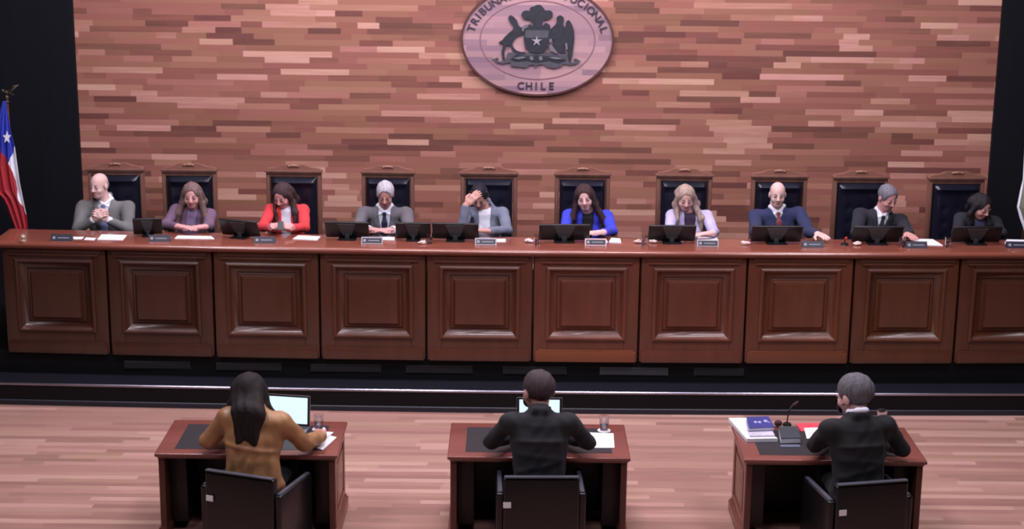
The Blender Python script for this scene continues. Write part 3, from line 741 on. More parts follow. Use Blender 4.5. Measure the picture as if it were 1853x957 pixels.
    F.d += (amp * np.sin(38 * q[0] + 22 * q[2] + 3 * np.sin(17 * q[1])) * np.sin(30 * q[2] - 24 * q[1] + 2 * np.sin(21 * q[0]))).astype(np.float32)
    for s in (-1, 1):                                    # keep the sleeve mouth open
        S, E, Wp, a = arms[s]
    child(sp.get('jname', 'jacket'), F, [jk] + sp.get('jmats', []))
    if sp.get('cuffs'):
        for s in (-1, 1):
            S, E, Wp, a = arms[s]; A, B = E + (Wp - E) * (cl - .06), E + (Wp - E) * (cl + .10)
            F = Field(np.minimum(A, B) - .07, np.maximum(A, B) + .07, .006); F.add(P_cap(A, B, .038, .036), .004)
            F.add(P_cap(B, B + unit(Wp - E) * .05, .027, .03), .003, op='s'); child('shirt_cuff', F, [sp['cuffs']])
    if sp.get('mask'):
        fchild('face_mask', [P_ell((0, -.072, -.062), (.052, .034, .042), H), P_cap((-.05, -.05, -.05), (-.074, .01, -.02), .004, .003, H), P_cap((.05, -.05, -.05), (.074, .01, -.02), .004, .003, H)], M_['plastic'], .012, .004)
    # ---- hair
    st = sp.get('hair'); hm = sp['hairm']
    if st:
        ext = [hc - .16, hc + .16]
        if st == 'long': ext = [np.minimum(hc - .2, tp((-.2, -.2, .30))) - .03, np.maximum(hc + .2, tp((.2, .16, .5)))]
        F = Field(ext[0], ext[1], .005)
        if st == 'bald':
            F.add(P_ell((0, .022, .0), (.079, .088, .062), H), .01)
            F.add(P_fn(lambda x, y, z: z - .045 + .25 * np.minimum(y, 0), H), .001, op='i')
            F.add(P_fn(lambda x, y, z: -(z + .045), H), .001, op='i'); F.add(P_fn(lambda x, y, z: -(y + .035), H), .001, op='i')
            F.add(P_ell((0, -.03, -.03), (.066, .085, .08), H), .004, op='s')
            for s in (-1, 1): F.add(P_ell((s * .084, .006, -.008), (.024, .024, .036), H), .004, op='s')
        elif st == 'short':
            v = sp.get('vol', .012) * .7
            F.add(P_ell((0, .016, .036), (.073 + v, .094 + v, .085 + v), H), .01)
            F.add(P_fn(lambda x, y, z: -(z + .072 - .07 * np.clip(-y / .05, 0, 1.3)), H), .001, op='i')
            F.add(P_ell((0, -.092, -.012), (.064, .078, .098 + sp.get('front', 0)), H), .010, op='s')
            if sp.get('quiff'): F.add(P_ell((sp['quiff'], -.06, .10), (.05, .035, .025), H), .02)
            for s in (-1, 1): F.add(P_ell((s * .078, .008, -.012), (.016, .018, .028), H), .004, op='s')
        elif st == 'tied':
            F.add(P_ell((0, .016, .036), (.080, .102, .092), H), .01); F.add(P_ell((0, .10, .02), (.045, .04, .045), H), .02)
            F.add(P_fn(lambda x, y, z: -(z + .06 - .07 * np.clip(-y / .05, 0, 1.3)), H), .001, op='i')
            F.add(P_ell((0, -.090, -.015), (.062, .075, .095), H), .01, op='s')
            F.add(P_cap((-.078, -.015, .075), (.078, -.015, .075), .01, .01, H), .001, 1)
            for s in (-1, 1): F.add(P_cap((0, -.04, .118), (s * .082, .0, .02), .016, .013, H), .012, 1)
        elif st == 'long':
            v = sp.get('vol', .016) * .62
            F.add(P_ell((0, .016, .036), (.072 + v, .092 + v, .084 + v), H), .01)
            ln = sp.get('len', .36)
            for s in (-1, 1):
                A = hw((s * .066, -.01, .03)); B = hw((s * .084, .0, -.07)); Cc = tp((s * sp.get('fall', .10), -.075, .56)); D = tp((s * sp.get('fall', .10), -.122, ln))
                cr = sp.get('cr', .028); F.add(P_cap(A, B, cr - .004, cr), .02); F.add(P_cap(B, Cc, cr, cr + .002), .02)
                if not sp.get('backonly'): F.add(P_cap(Cc, D, cr + .002, .014, ID, (1, .8, 1)), .02)
                F.add(P_cap(hw((s * .04, .06, .02)), tp((s * .05, .11, .62)), .05, .045), .03)
                F.add(P_cap(tp((s * .05, .11, .62)), tp((s * .045, .135, sp.get('backlen', .46))), .045, .022), .03)
            F.add(P_ell((0, -.094, -.018), (.055, .078, .100), H), .012, op='s')
            F.add(P_cap((0, -.06, -.09), (0, -.11, -.22), .05, .05, H), .02, op='s')
            if sp.get('full'): F.add(P_cap(hw((0, .05, -.02)), tp((0, .125, .60)), .085, .080, ID, (1, .6, 1)), .03); F.add(P_cap(tp((0, .125, .60)), tp((.005, .135, .47)), .080, .040, ID, (1, .55, 1)), .03)
            if sp.get('part') is not None: F.add(P_cap((sp['part'], -.10, .085), (sp['part'], .02, .135), .006, .006, H), .008, op='s')
        q = F.grid(); F.d += (.0016 * np.sin(110 * q[0] + 4 * np.sin(14 * q[2])) * np.ones_like(F.d)).astype(np.float32)
        child('hair', F, [hm] + sp.get('hairmats', []))
    return root, arms, T, H

WH = cloth('white_shirt', (222, 222, 236), .8, .03)
DKT = cloth('dark_trousers', (30, 30, 38)); BR = hairm('brown_hair', (92, 68, 62))
Y0 = 17.40; Z0 = 1.191
def wl(x, y, z, ox, oy=Y0, oz=Z0, sc=(1.25, 1.1, 1.1)):            # place -> person frame, facing the well
    return ((x - ox) / sc[0], (y - oy) / sc[1], (z - oz) / sc[2])
def hx(px, py, y): return aty(px, py, y)
def judge(label, bx, headpx, spec, hands, hy=17.1):
    ox = hx(bx, 380, 17.2).x; ch = min(CHX, key=lambda v: abs(v - ox)); o2 = min(max(ox, ch - .03), ch + .03); spec['side'] = spec.get('side', 0) + (ox - o2) / .55; ox = o2; ar = {}
    for s, (px, py, yy, ex) in hands.items():
        cv = .12 * ((ox - .2) / 5.2) ** 2; yy += cv; p = hx(px, py, yy); ar[s] = dict(w=wl(p.x, p.y, max(p.z, 1.708), ox)); ex = dict(ex)
        if 'ew' in ex: ar[s]['e'] = wl(*ex.pop('ew'), ox)
        else: ar[s]['e'] = wl(ox + spec['side'] * .4 + s * ((spec.get('sw', .18) - .006) * 1.25 + .038), 16.985 + cv, 1.668, ox)
        ar[s].update(ex)
    spec['arms'] = ar
    lean = spec.get('lean', .15); side = spec.get('side', 0); Rt = rx(lean) @ ry(side) @ rz_(spec.get('twist', 0)); hip = np.array((0, 0, .09))
    base = hip - Rt @ hip + Rt @ np.array((0, -.02, .755)); tgt = hx(headpx[0], headpx[1], Y0 + base[1] * 1.1 + spec.get('hfwd', 0)); t = np.array(wl(tgt.x, tgt.y, tgt.z, ox))
    spec['hoff'] = tuple(t - base); spec['group'] = 'judges seated at the bench'
    return build_person(label, (ox, Y0, Z0), 0, spec)
DOWN = dict(curl=.25, n=(0, 0, -1))

J = [
 ('bald man in grey suit and blue tie with hands clasped, beside the national flag', 185, (179, 336),
  dict(lean=.10, hyaw=-.35, hpitch=.12, look=1, V=(.05, .22, .0), jacket=cloth('greygreen_suit', (104, 102, 104)), shirt=WH, collar=True, tie=cloth('blue_tie', (120, 124, 170)), cuffs=WH, trousers=DKT,
       hair='bald', hairm=hairm('grey_side_hair', (132, 122, 122)), skin='pinkish', skinrgb=(212, 174, 168), sw=.202),
  {-1: (168, 407, 16.98, dict(d=(.65, -.35, .55), n=(.5, .6, 0), curl=.9, ew=(-4.60, 17.13, 1.60))), 1: (198, 408, 16.98, dict(d=(-.65, -.3, .55), n=(-.5, .6, 0), curl=.9, ew=(-4.07, 17.13, 1.60)))}),
 ('woman with long brown hair in mauve jacket leaning over papers', 347, (347, 354),
  dict(lean=.30, hyaw=.05, hpitch=.18, look=1, fem=True, sw=.155, V=(.05, .30, .02), jacket=cloth('mauve_jacket', (104, 78, 102)), shirt=cloth('lilac_scarf', (134, 112, 146)), trousers=DKT,
       hair='long', hairm=hairm('ash_brown_hair', (112, 90, 86)), len=.38, fall=.115, vol=.018, backonly=False, skin='fair2', skinrgb=(204, 150, 148)),
  {-1: (322, 426, 16.76, dict(d=(.8, -.4, 0), **DOWN)), 1: (372, 427, 16.76, dict(d=(-.8, -.3, 0), **DOWN))}),
 ('dark haired woman in red cardigan looking down at phone', 517, (511, 354),
  dict(lean=.18, hyaw=-.30, hpitch=.48, fem=True, sw=.15, V=(.045, .12, .03), lapel=False, jacket=cloth('red_cardigan', (206, 52, 58)), shirt=WH, trousers=DKT, jname='cardigan',
       hair='long', hairm=hairm('dark_brown_hair', (62, 44, 46)), len=.46, fall=.075, vol=.014, skin='fair2', skinrgb=(204, 150, 148)),
  {-1: (499, 420, 16.76, dict(d=(.8, -.3, .25), n=(.2, .5, -.8), curl=.9)), 1: (521, 421, 16.76, dict(d=(-.8, -.3, .25), n=(-.2, .5, -.8), curl=.9))}),
 ('white haired man in grey suit and navy tie reading down', 696, (697, 352),
  dict(lean=.28, hyaw=.02, hpitch=.42, V=(.055, .18, .0), jacket=cloth('grey_suit', (92, 88, 94)), shirt=WH, collar=True, tie=cloth('navy_tie', (30, 34, 66)), trousers=DKT, cuffs=WH,
       hair='short', vol=.018, hairm=hairm('white_hair', (172, 166, 176)), skin='ruddy', skinrgb=(196, 142, 138), sw=.19),
  {-1: (668, 428, 16.76, dict(d=(.9, -.3, 0), **DOWN)), 1: (712, 428, 16.76, dict(d=(-.9, -.2, .0), **DOWN))}),
 ('woman in grey blazer resting her brow on one hand', 877, (867, 356),
  dict(lean=.22, hyaw=-.05, hpitch=.55, fem=True, sw=.165, V=(.055, .10, .03), jacket=cloth('blue_grey_blazer', (104, 108, 128)), shirt=WH, collar=False, trousers=DKT, cuffs=None,
       hair='tied', hairm=hairm('black_hair', (26, 24, 34)), hairmats=[cloth('black_hairband', (20, 20, 34))], skin='tan', skinrgb=(186, 138, 128)),
  {-1: (843, 372, 16.86, dict(d=(.62, .05, .78), n=(.5, .85, -.1), curl=.5, ew=(-.52, 16.84, 1.705))), 1: (884, 428, 16.76, dict(d=(-.8, -.3, .1), **DOWN))}),
 ('woman with long dark hair in royal blue jacket speaking', 1064, (1058, 358),
  dict(lean=.30, side=.0, hyaw=-.06, hpitch=.14, look=1, hroll=-.1, fem=True, sw=.175, V=(.05, .20, .03), jacket=cloth('royal_blue_jacket', (48, 56, 190)), shirt=cloth('black_top', (20, 18, 26)), turtle=False, trousers=DKT, mouth=True,
       hair='long', hairm=hairm('dark_auburn_hair', (58, 40, 42)), len=.34, fall=.13, vol=.022, skin='fair', skinrgb=(214, 168, 162)),
  {-1: (1040, 428, 16.76, dict(d=(.9, -.2, 0), **DOWN)), 1: (1092, 430, 16.76, dict(d=(-.9, -.3, 0), **DOWN))}),
 ('woman with long blonde hair in pale lavender blazer', 1249, (1240, 358),
  dict(lean=.26, hyaw=.05, hpitch=.36, fem=True, sw=.16, V=(.05, .16, .03), jacket=cloth('lavender_blazer', (178, 168, 208)), shirt=cloth('plum_top', (58, 40, 66)), trousers=DKT,
       hair='long', hairm=hairm('blonde_hair', (158, 136, 126)), len=.36, fall=.095, vol=.016, skin='fair', skinrgb=(208, 158, 152)),
  {-1: (1226, 430, 16.76, dict(d=(.9, -.2, 0), **DOWN)), 1: (1290, 424, 16.76, dict(d=(-.8, -.4, 0), **DOWN))}),
 ('bald man in navy pullover over a white collar', 1411, (1407, 352),
  dict(lean=.12, hyaw=-.04, hpitch=.12, look=1, crew=True, jacket=cloth('navy_pullover', (30, 38, 76)), jname='pullover', shirt=WH, collar=True, tie=cloth('dark_red_tie', (120, 60, 66)), trousers=DKT, V=(.045, .50, .0), lapel=False,
       hair='bald', hairm=hairm('grey_side_hair2', (120, 108, 110)), skin='pinkish', skinrgb=(212, 170, 162), sw=.20),
  {-1: (1385, 432, 16.76, dict(d=(.8, -.4, 0), **DOWN)), 1: (1478, 433, 16.76, dict(d=(.3, -.8, 0), **DOWN))}),
 ('grey haired man in black robe looking down to one side', 1588, (1606, 358),
  dict(lean=.20, side=.10, hyaw=.40, hpitch=.40, V=(.05, .40, .0), jacket=cloth('black_robe', (22, 23, 36)), shirt=WH, collar=True, tie=cloth('black_tie', (20, 20, 28)), trousers=DKT, jname='robe',
       hair='short', vol=.014, hairm=hairm('grey_hair', (110, 106, 118)), skin='ruddy', skinrgb=(196, 142, 138), sw=.19),
  {-1: (1570, 434, 16.76, dict(d=(.8, -.4, 0), **DOWN)), 1: (1640, 434, 16.76, dict(d=(.2, -.9, 0), **DOWN))}),
 ('dark haired woman in black at the end of the bench, bent over her screen', 1768, (1774, 374),
  dict(lean=.30, side=.05, hyaw=.55, hpitch=.42, fem=True, sw=.16, V=(.05, .40, .02), jacket=cloth('black_jacket', (20, 20, 32)), shirt=cloth('slate_scarf', (74, 76, 104)), trousers=DKT,
       hair='long', hairm=hairm('near_black_hair', (34, 30, 36)), len=.42, fall=.085, vol=.016, skin='tan', skinrgb=(184, 140, 132)),
  {-1: (1755, 436, 16.78, dict(d=(.9, .0, 0), **DOWN)), 1: (1800, 436, 16.78, dict(d=(-1, -.0, 0), **DOWN))}),
]
J[4][3].pop('cuffs')
for lab, bx, hp_, spc, hs in J: judge(lab, bx, hp_, spc, hs)

# ---- the three people in the well, backs to the camera
WS = (1.38, 1.15, 1.17); WM = (1.28, 1.15, 1.17)
def well_person(label, ox, oy, rz, headpx, hyd, spec, hands):
    sc = spec.get('scale', (1.25, 1.1, 1.1)); oz = .455
    M = Matrix.Rotation(-(PI + rz), 3, 'Z')
    def tl(p): q = M @ (Vector(p) - Vector((ox, oy, oz))); return (q.x / sc[0], q.y / sc[1], q.z / sc[2])
    ar = {}
    for s, (p, e, ex) in hands.items(): ar[s] = dict(w=tl(p), e=tl(e)); ar[s].update(ex)
    spec['arms'] = ar; Rt = rx(spec['lean']) @ ry(spec.get('side', 0)) @ rz_(spec.get('twist', 0)); hip = np.array((0, 0, .09)); base = hip - Rt @ hip + Rt @ np.array((0, -.02, .755))
    tgt = aty(headpx[0], headpx[1], hyd); spec['hoff'] = tuple(np.array(tl(tgt)) - base)
    return build_person(label, (ox, oy, oz), PI + rz, spec)
def backfolds(F, T, tp, hw, arms):                     # yoke and pulled folds across the back of the cloth
    x, y, z = loc(F.grid(), T); bk = np.clip(y / .06, 0, 1) * np.clip((.17 - np.abs(x)) / .05, 0, 1)
    for z0, sl, am, w in ((.445, .0, .010, .016), (.34, .12, .006, .022), (.27, -.25, .006, .02), (.20, .2, .005, .02)):
        F.d -= (am * bk * np.exp(-((z - z0 - sl * x + .25 * x * x) / w) ** 2)).astype(np.float32)
    F.d += (.005 * bk * np.exp(-(x / .005) ** 2) * (z < .40)).astype(np.float32)
def pleats(F, T, tp, hw, arms):                        # loose gathered back of a blouse
    x, y, z = loc(F.grid(), T); bk = np.clip(y / .05, 0, 1) * np.clip((.18 - np.abs(x)) / .04, 0, 1)
    F.d -= (.012 * bk * np.exp(-((z - .375 - .10 * x) / .018) ** 2)).astype(np.float32)
    dn = np.clip((.37 - z) / .08, 0, 1); F.d -= (.012 * bk * dn + .0045 * bk * dn * np.sin(85 * x + 14 * z + 2 * np.sin(20 * x))).astype(np.float32)
    F.d -= (.003 * bk * (1 - dn) * np.sin(60 * x - 18 * z)).astype(np.float32)
def drape(F, T, tp, hw, arms):                         # loose blouse tail over the arm of the chair
    F.add(P_cap(tp((-.12, .04, .26)), tp((-.155, .02, .12)), .04, .04), .04); F.add(P_cap(tp((-.155, .02, .12)), tp((-.158, .01, .09)), .04, .028), .03)
well_person('woman with long dark hair in brown blouse, seen from behind at her laptop', -2.06, 12.485, math.radians(-14), (452, 712), 12.66,
  dict(scale=WS, hs=1.14, knee=.07, lean=.13, hyaw=.0, hpitch=.25, fem=True, sw=.165, jacket=cloth('ochre_blouse', (160, 116, 78), .42, .22, 6, .7), crew=True, jname='blouse', trousers=DKT, folds=.003, full=True, bulk=.026, extra=[drape, pleats], sleeve=.012, cuff=.9,
       hair='long', hairm=hairm('very_dark_hair', (34, 26, 28)), backonly=True, backlen=.42, vol=.02, fall=.09, cr=.036, skin='tan', skinrgb=(186, 138, 128)),
  {1: ((-2.27, 12.95, .835), (-2.44, 12.69, .862), dict(d=(-.5, -.8, 0), **DOWN)), -1: ((-1.56, 12.90, .835), (-1.66, 12.64, .87), dict(d=(.3, -.9, 0), **DOWN))})
well_person('man with short dark hair in charcoal suit, seen from behind at his laptop', .235, 12.485, 0, (974, 708), 12.68,
  dict(scale=WM, hs=1.25, knee=.07, lean=.13, hyaw=.45, hpitch=.15, sw=.19, jacket=cloth('charcoal_suit', (25, 24, 33)), V=(.05, .2, .0), shirt=WH, collar=False, trousers=DKT, folds=.0035, mask=True, extra=[backfolds], bulk=.022,
       hair='short', vol=.006, hairm=hairm('thin_dark_hair', (66, 56, 60)), skin='tan', skinrgb=(186, 138, 128)),
  {1: ((.10, 12.98, .835), (-.15, 12.70, .878), dict(d=(-.6, -.8, 0), **DOWN)), -1: ((.40, 12.98, .835), (.63, 12.70, .878), dict(d=(.6, -.8, 0), **DOWN))})
well_person('grey haired man in black suit with white collar, seen from behind', 2.79, 12.46, math.radians(9), (1546, 716), 12.64,
  dict(scale=WM, hs=1.25, knee=.07, lean=.12, side=.02, hyaw=.50, hpitch=.22, sw=.19, chi=.028, jacket=cloth('black_suit', (17, 17, 24)), V=(.05, .2, .0), shirt=WH, collar=True, trousers=DKT, folds=.0035, extra=[backfolds], bulk=.022,
       hair='short', vol=.013, hairm=hairm('iron_grey_hair', (96, 92, 98)), skin='fair', skinrgb=(205, 160, 148), cuffs=WH, mask=True),
  {1: ((2.66, 12.98, .835), (2.47, 12.70, .878), dict(d=(-.4, -.9, 0), **DOWN)), -1: ((2.98, 12.95, .835), (3.17, 12.66, .86), dict(d=(.5, -.8, 0), **DOWN))})

# ------------------------------------------------------------------ things on the bench
WT = 1.6402
mon = [(238, 290, 403, 431), (395, 470, 403, 432), (588, 668, 402, 434), (716, 780, 406, 434), (782, 866, 404, 436), (975, 1067, 408, 438), (1172, 1258, 409, 438), (1358, 1450, 410, 440), (1541, 1632, 411, 441), (1722, 1812, 413, 443)]
monlab = ['between the bald man in grey and the woman in mauve', 'standing askew between the woman in mauve and the woman in red', 'between the woman in red and the white haired man', 'right beside the white haired man, the narrower of the adjoining pair',
          'in front of the woman resting her brow', 'in front of the woman in royal blue', 'in front of the blonde woman', 'in front of the bald man in navy', 'in front of the man in black robe', 'at the end, in front of the woman in black']
monrz = [.15, -.28, -.06, .0, -.05, .03, .03, .02, .02, .02]
def monitor(w_):
    t = thing('desk_monitor', (0, 0, WT), '', 'monitor', 'low black monitors on the bench')
    a = math.radians(28); R = Euler((a, 0, 0)).to_matrix()
    def q(p): return R @ Vector(p) + Vector((0, .05, .012))
    MB().box(q((0, 0, .105)), (w_, .022, .205), rot=(a, 0, 0), bev=.006).done('screen_housing', M_['plastic'], t, True)
    MB().box(q((0, .0125, .108)), (w_ - .03, .002, .175), rot=(a, 0, 0)).done('display', M_['display'], t)
    MB().hull8([q((-.05, -.012, .05)), q((.05, -.012, .05)), q((.05, -.03, .05)), q((-.05, -.03, .05))], [q((-.11, -.010, .19)), q((.11, -.010, .19)), q((.10, -.02, .19)), q((-.10, -.02, .19))]).done('back_cover', M_['plastic2'], t, True)
    MB().box((0, .0, .006), (.20, .14, .012), bev=.004).done('foot', M_['plastic'], t, True)
    MB().box((0, .0, .05), (.05, .02, .09), bev=.004).done('stand', M_['plastic2'], t, True)
    return t
M_['display'] = mat('monitor_display', (30, 34, 44), .2, noise=.05)
m0 = None
for i, (a, b, t_, bt) in enumerate(mon):
    p = at((a + b) / 2, bt, WT); wd = (b - a) * .00565
    if m0 is None: m = m0 = monitor(.5)
    else: m = copy_tree(m0)
    m.location = (p.x, 16.58 + .13 * ((p.x - .2) / 5.2) ** 2, WT); m.scale = (wd / .5, 1, 1); m.rotation_euler = (0, 0, monrz[i]); m['label'] = 'low black monitor ' + monlab[i]

plates = [(92, 130, 436), (268, 308, 437), (459, 498, 440), (654, 692, 441), (860, 898, 443), (1058, 1098, 444), (1262, 1300, 446), (1452, 1490, 448), (1640, 1678, 449), (1822, 1860, 449)]
M_['npdark'] = mat('nameplate_dark', (36, 36, 50), .4, noise=.1); M_['nppale'] = mat('nameplate_edge', (168, 160, 168), .4, noise=.05); M_['npline'] = mat('nameplate_line', (150, 150, 164), .5, noise=.1)
M_['nppink'] = mat('nameplate_pink', (214, 176, 186), .4, noise=.05)
pl = ['before the bald man in grey suit', 'before the woman in mauve jacket', 'before the woman in red cardigan', 'before the white haired man', 'before the woman resting her brow', 'before the woman in royal blue, with a pink-white frame',
      'before the blonde woman, pale framed', 'before the bald man in navy', 'before the man in black robe', 'at the far end of the worktop']
def nameplate(frame):
    t = thing('nameplate', (0, 0, WT), '', 'nameplate', 'nameplates along the worktop')
    MB().hull8([(-.115, -.03, 0), (.115, -.03, 0), (.115, .03, 0), (-.115, .03, 0)], [(-.115, .0, .062), (.115, .0, .062), (.115, .012, .062), (-.115, .012, .062)]).done('holder', frame, t)
    tilt = -math.atan2(.03, .062)
    MB().box((.0, -.0165, .031), (.208, .003, .052), rot=(tilt, 0, 0)).done('plate', M_['npdark'], t)
    MB().box((-.08, -.0185, .031), (.026, .002, .026), rot=(tilt, 0, 0), bev=.0008).done('crest_mark', M_['npline'], t)
    MB().box((.02, -.0185, .031), (.12, .002, .007), rot=(tilt, 0, 0)).done('name_line', M_['npline'], t)
    return t
n1, n2, n3 = nameplate(M_['npdark']), nameplate(M_['nppale']), nameplate(M_['nppink']); used = set()
for i, (a, b, y) in enumerate(plates):
    src = n3 if i == 5 else (n2 if i in (3, 4, 6) else n1)
    t = src if src.name not in used else copy_tree(src); used.add(src.name)
    p = at((a + b) / 2, y, WT); t.location = (p.x, p.y + .03, WT); t.scale = (.95, 1, 1); t['label'] = 'small dark nameplate ' + pl[i]

def sheet(name, px, z, th, m, label, cat, grp=None):
    lo = [at(x, y, z) for x, y in px]; c = sum(lo, Vector()) / 4; c.z = z
    a = [(p.x - c.x, p.y - c.y, 0) for p in lo]; b = [(x, y, th) for x, y, _ in a]
    o = MB().hull8(a, b).done(name, m); o.location = c; return tag(o, label, cat, grp)
PG = 'papers lying on the bench worktop'
for q, z, lb in [([(122, 433), (148, 433), (152, 429), (128, 429)], .004, 'small white paper beside the nameplate of the bald man in grey'),
              ([(152, 434), (170, 435), (174, 431), (156, 430)], .003, 'thin white paper under the clasped hands of the bald man'),
              ([(176, 434), (222, 435), (230, 426), (184, 425)], .006, 'bright white papers right of the clasped hands of the bald man in grey'),
              ([(316, 432), (388, 433), (382, 428), (322, 427)], .006, 'wide white paper under the hands of the woman in mauve'),
              ([(530, 433), (574, 435), (580, 429), (540, 427)], .008, 'white papers beside the woman in red cardigan'),
              ([(690, 434), (714, 435), (714, 430), (690, 429)], .006, 'white paper under the hands of the white haired man'),
              ([(899, 438), (915, 438), (915, 433), (899, 433)], .006, 'small white paper beside the woman resting her brow'),
              ([(1060, 438), (1100, 439), (1096, 433), (1062, 432)], .006, 'white paper under the hands of the woman in royal blue'),
              ([(1102, 439), (1124, 440), (1122, 433), (1106, 432)], .010, 'small white paper beside the elbow of the woman in royal blue'),
              ([(1262, 437), (1300, 438), (1297, 430), (1262, 430)], .008, 'thick white papers under the hand of the blonde woman'),
              ([(1662, 444), (1706, 445), (1688, 434), (1648, 433)], .008, 'large bright paper between the man in black robe and the end chair'),
              ([(1818, 441), (1864, 442), (1862, 436), (1822, 435)], .012, 'white papers at the far end of the worktop')]:
    sheet('paper', q, WT, z, M_['paper'], lb, 'paper', PG)
MB().box((0, 0, .008), (.062, .11, .010), bev=.003).done('smartphone_case', M_['plastic'], None)
ph = bpy.data.objects['smartphone_case']; ph.name = 'smartphone'; p = aty(510, 419, 16.78); ph.location = (p.x, 16.70, 1.748); ph.rotation_euler = (.75, 0, .1)
tag(ph, 'dark phone held in the hands of the woman in red cardigan', 'phone')

def tumbler(loc, label, grp, hgt=.11, r=.034, water=.5):
    t = thing('water_glass', loc, label, 'glass', grp)
    th = .003
    MB().lathe([(r * .82, 0), (r, hgt), (r - th, hgt), (r * .8 - th, .008)], n=24).done('tumbler', M_['glass'], t, True)
    MB().lathe([(r * .8 - th - .0006, .0085), (r * .8 - th + (r * .2) * water - .0008, .0085 + (hgt - .01) * water)], n=24).done('water', M_['water'], t, True)
    return t
GB = 'water glasses on the bench'
for px, py, lb in ((779, 434, 'water glass between the two adjoining monitors'), (972, 436, 'water glass left of the monitor of the woman in royal blue'), (1163, 438, 'water glass left of the monitor of the blonde woman'),
                   (1626, 441, 'water glass right of the monitor of the man in black robe'), (1711, 443, 'water glass left of the last monitor on the bench')):
    p = at(px, py, WT); tumbler((p.x, 16.45 + .13 * ((p.x - .2) / 5.2) ** 2, WT), lb, GB, .105)
M_['napkin'] = mat('pale_napkin', (214, 190, 186), .85, noise=.06)
for px, py, lb in ((764, 442, 'tiny pale crumpled napkin by the adjoining monitors'), (957, 439, 'tiny pale crumpled napkin left of the royal blue jacket'), (1155, 440, 'tiny pale crumpled napkin left of the blonde woman'),
                   (1182, 440, 'flat pale scrap at the foot of the monitor of the blonde woman'), (1349, 443, 'tiny pale scrap left of the monitor of the bald man in navy'), (1551, 444, 'pale scrap at the foot of the monitor of the man in black robe')):
    p = at(px, py, WT); mb = MB(); rnd = random.Random(px)
    bmesh.ops.create_icosphere(mb.bm, subdivisions=2, radius=1)
    for v in mb.bm.verts: v.co = Vector((v.co.x * .045, v.co.y * .035, (v.co.z + 1) * .018)) * (1 + rnd.uniform(-.22, .22))
    zmin = min(v.co.z for v in mb.bm.verts)
    for v in mb.bm.verts: v.co.z -= zmin
    o = mb.done('napkin', M_['napkin'], None, False, (p.x, p.y + .01, WT)); tag(o, lb, 'napkin', 'scraps on the bench worktop')
def gooseneck(name, base, top, label, red=False):
    t = thing(name, base, label, 'microphone', None); d = Vector(top) - Vector(base)
    MB().cyl((0, 0, 0), (0, 0, .018), .04, .034).done('base', M_['plastic'], t, True)
    pts = [(d.x * f ** 2, d.y * f ** 2, .015 + (d.z - .015) * (1 - (1 - f) ** 1.5)) for f in [k / 12 for k in range(13)]]
    MB().tube(pts, .006, 8).done('gooseneck', M_['plastic'], t, True)
    e = Vector(pts[-1]); dr = (e - Vector(pts[-2])).normalized()
    MB().cyl(e, e + dr * .05, .013, .012, 14).ball(e + dr * .05, .012).done('capsule', M_['bronzered'] if not red else M_['redlight'], t, True)
    return t
M_['bronzered'] = mat('mic_foam', (60, 30, 30), .8, noise=.1)
p = at(1529, 444, WT); gooseneck('bench_microphone', (p.x, p.y + .02, WT), (p.x, p.y + .0, WT + .07), 'small microphone with red tip left of the monitor of the man in black robe', True)
M_['brasspale'] = mat('pale_brass', (214, 196, 176), .25, metal=.6, noise=.05)
# little brass ornament by the flag
p = at(40, 438, WT); t = thing('brass_ornament', (p.x, p.y + .03, WT), 'small shiny brass ornament on the worktop under the national flag', 'ornament')
MB().lathe([(.03, 0), (.032, .012), (.014, .02), (.012, .035), (.03, .05), (.026, .062), (.006, .072), (.004, .082)], n=24).done('stem', M_['brasspale'], t, True)

# ------------------------------------------------------------------ things on the desks
DT = .7626
t = thing('laptop', (-1.93, 13.20, DT), 'open silver laptop with bright screen beside the long haired woman', 'laptop', 'laptops on the desks', rz=math.radians(-9))
def laptop(t, w_, dpt, hgt, tilt):
    MB().box((0, -.02, .008), (w_, dpt, .014), bev=.004).done('base', M_['alu'], t, True)
    MB().box((0, .03, .0165), (w_ * .88, dpt * .45, .003)).done('keyboard', M_['keys'], t)
    MB().box((0, -.105, .016), (w_ * .32, dpt * .26, .002)).done('trackpad', M_['plastic2'], t)
    y0 = -.02 + dpt / 2; R = Euler((-tilt, 0, 0)).to_matrix(); q = lambda p: R @ Vector(p) + Vector((0, y0, .018))
    lid = MB().box(q((0, 0, hgt / 2)), (w_, .008, hgt), rot=(-tilt, 0, 0), bev=.003).done('lid', M_['alu'], t, True)
    MB().box(q((0, -.0045, hgt / 2)), (w_ - .008, .002, hgt - .008), rot=(-tilt, 0, 0)).done('bezel', M_['plastic'], lid)
    MB().box(q((0, -.006, hgt / 2 + .002)), (w_ - .045, .0015, hgt - .04), rot=(-tilt, 0, 0)).done('screen', M_['screen'], lid)
laptop(t, .44, .27, .265, .12)
t = thing('laptop', (.245, 13.20, DT), 'open laptop with pale lit screen behind the head of the middle man', 'laptop', 'laptops on the desks', rz=0)
laptop(t, .385, .27, .262, .12)
for x, y, lb in ((577, 777, 'tumbler of water beside the silver laptop'), (1093, 779, 'tumbler of water beside the paper on the middle desk'), (1595, 768, 'tumbler of water beyond the shoulder of the grey haired man')):
    p = at(x, y, DT); k = MB().cyl((0, 0, 0), (0, 0, .004), .056, n=28).done('coaster', M_['paper'], None, False, (p.x, p.y, DT)); tag(k, 'white round coaster under the ' + lb[:lb.index('of water')] + lb[lb.index('of water') + 9:], 'coaster', 'coasters on the desks')
    tumbler((p.x, p.y, DT + .0042), lb, 'water glasses on the desks', .125, .043, .35)
PD = 'papers on the desks'
sheet('paper', [(548, 803), (584, 815), (609, 792), (575, 783)], DT, .006, M_['paper'], 'lower white papers beside the elbow of the long haired woman', 'paper', PD)
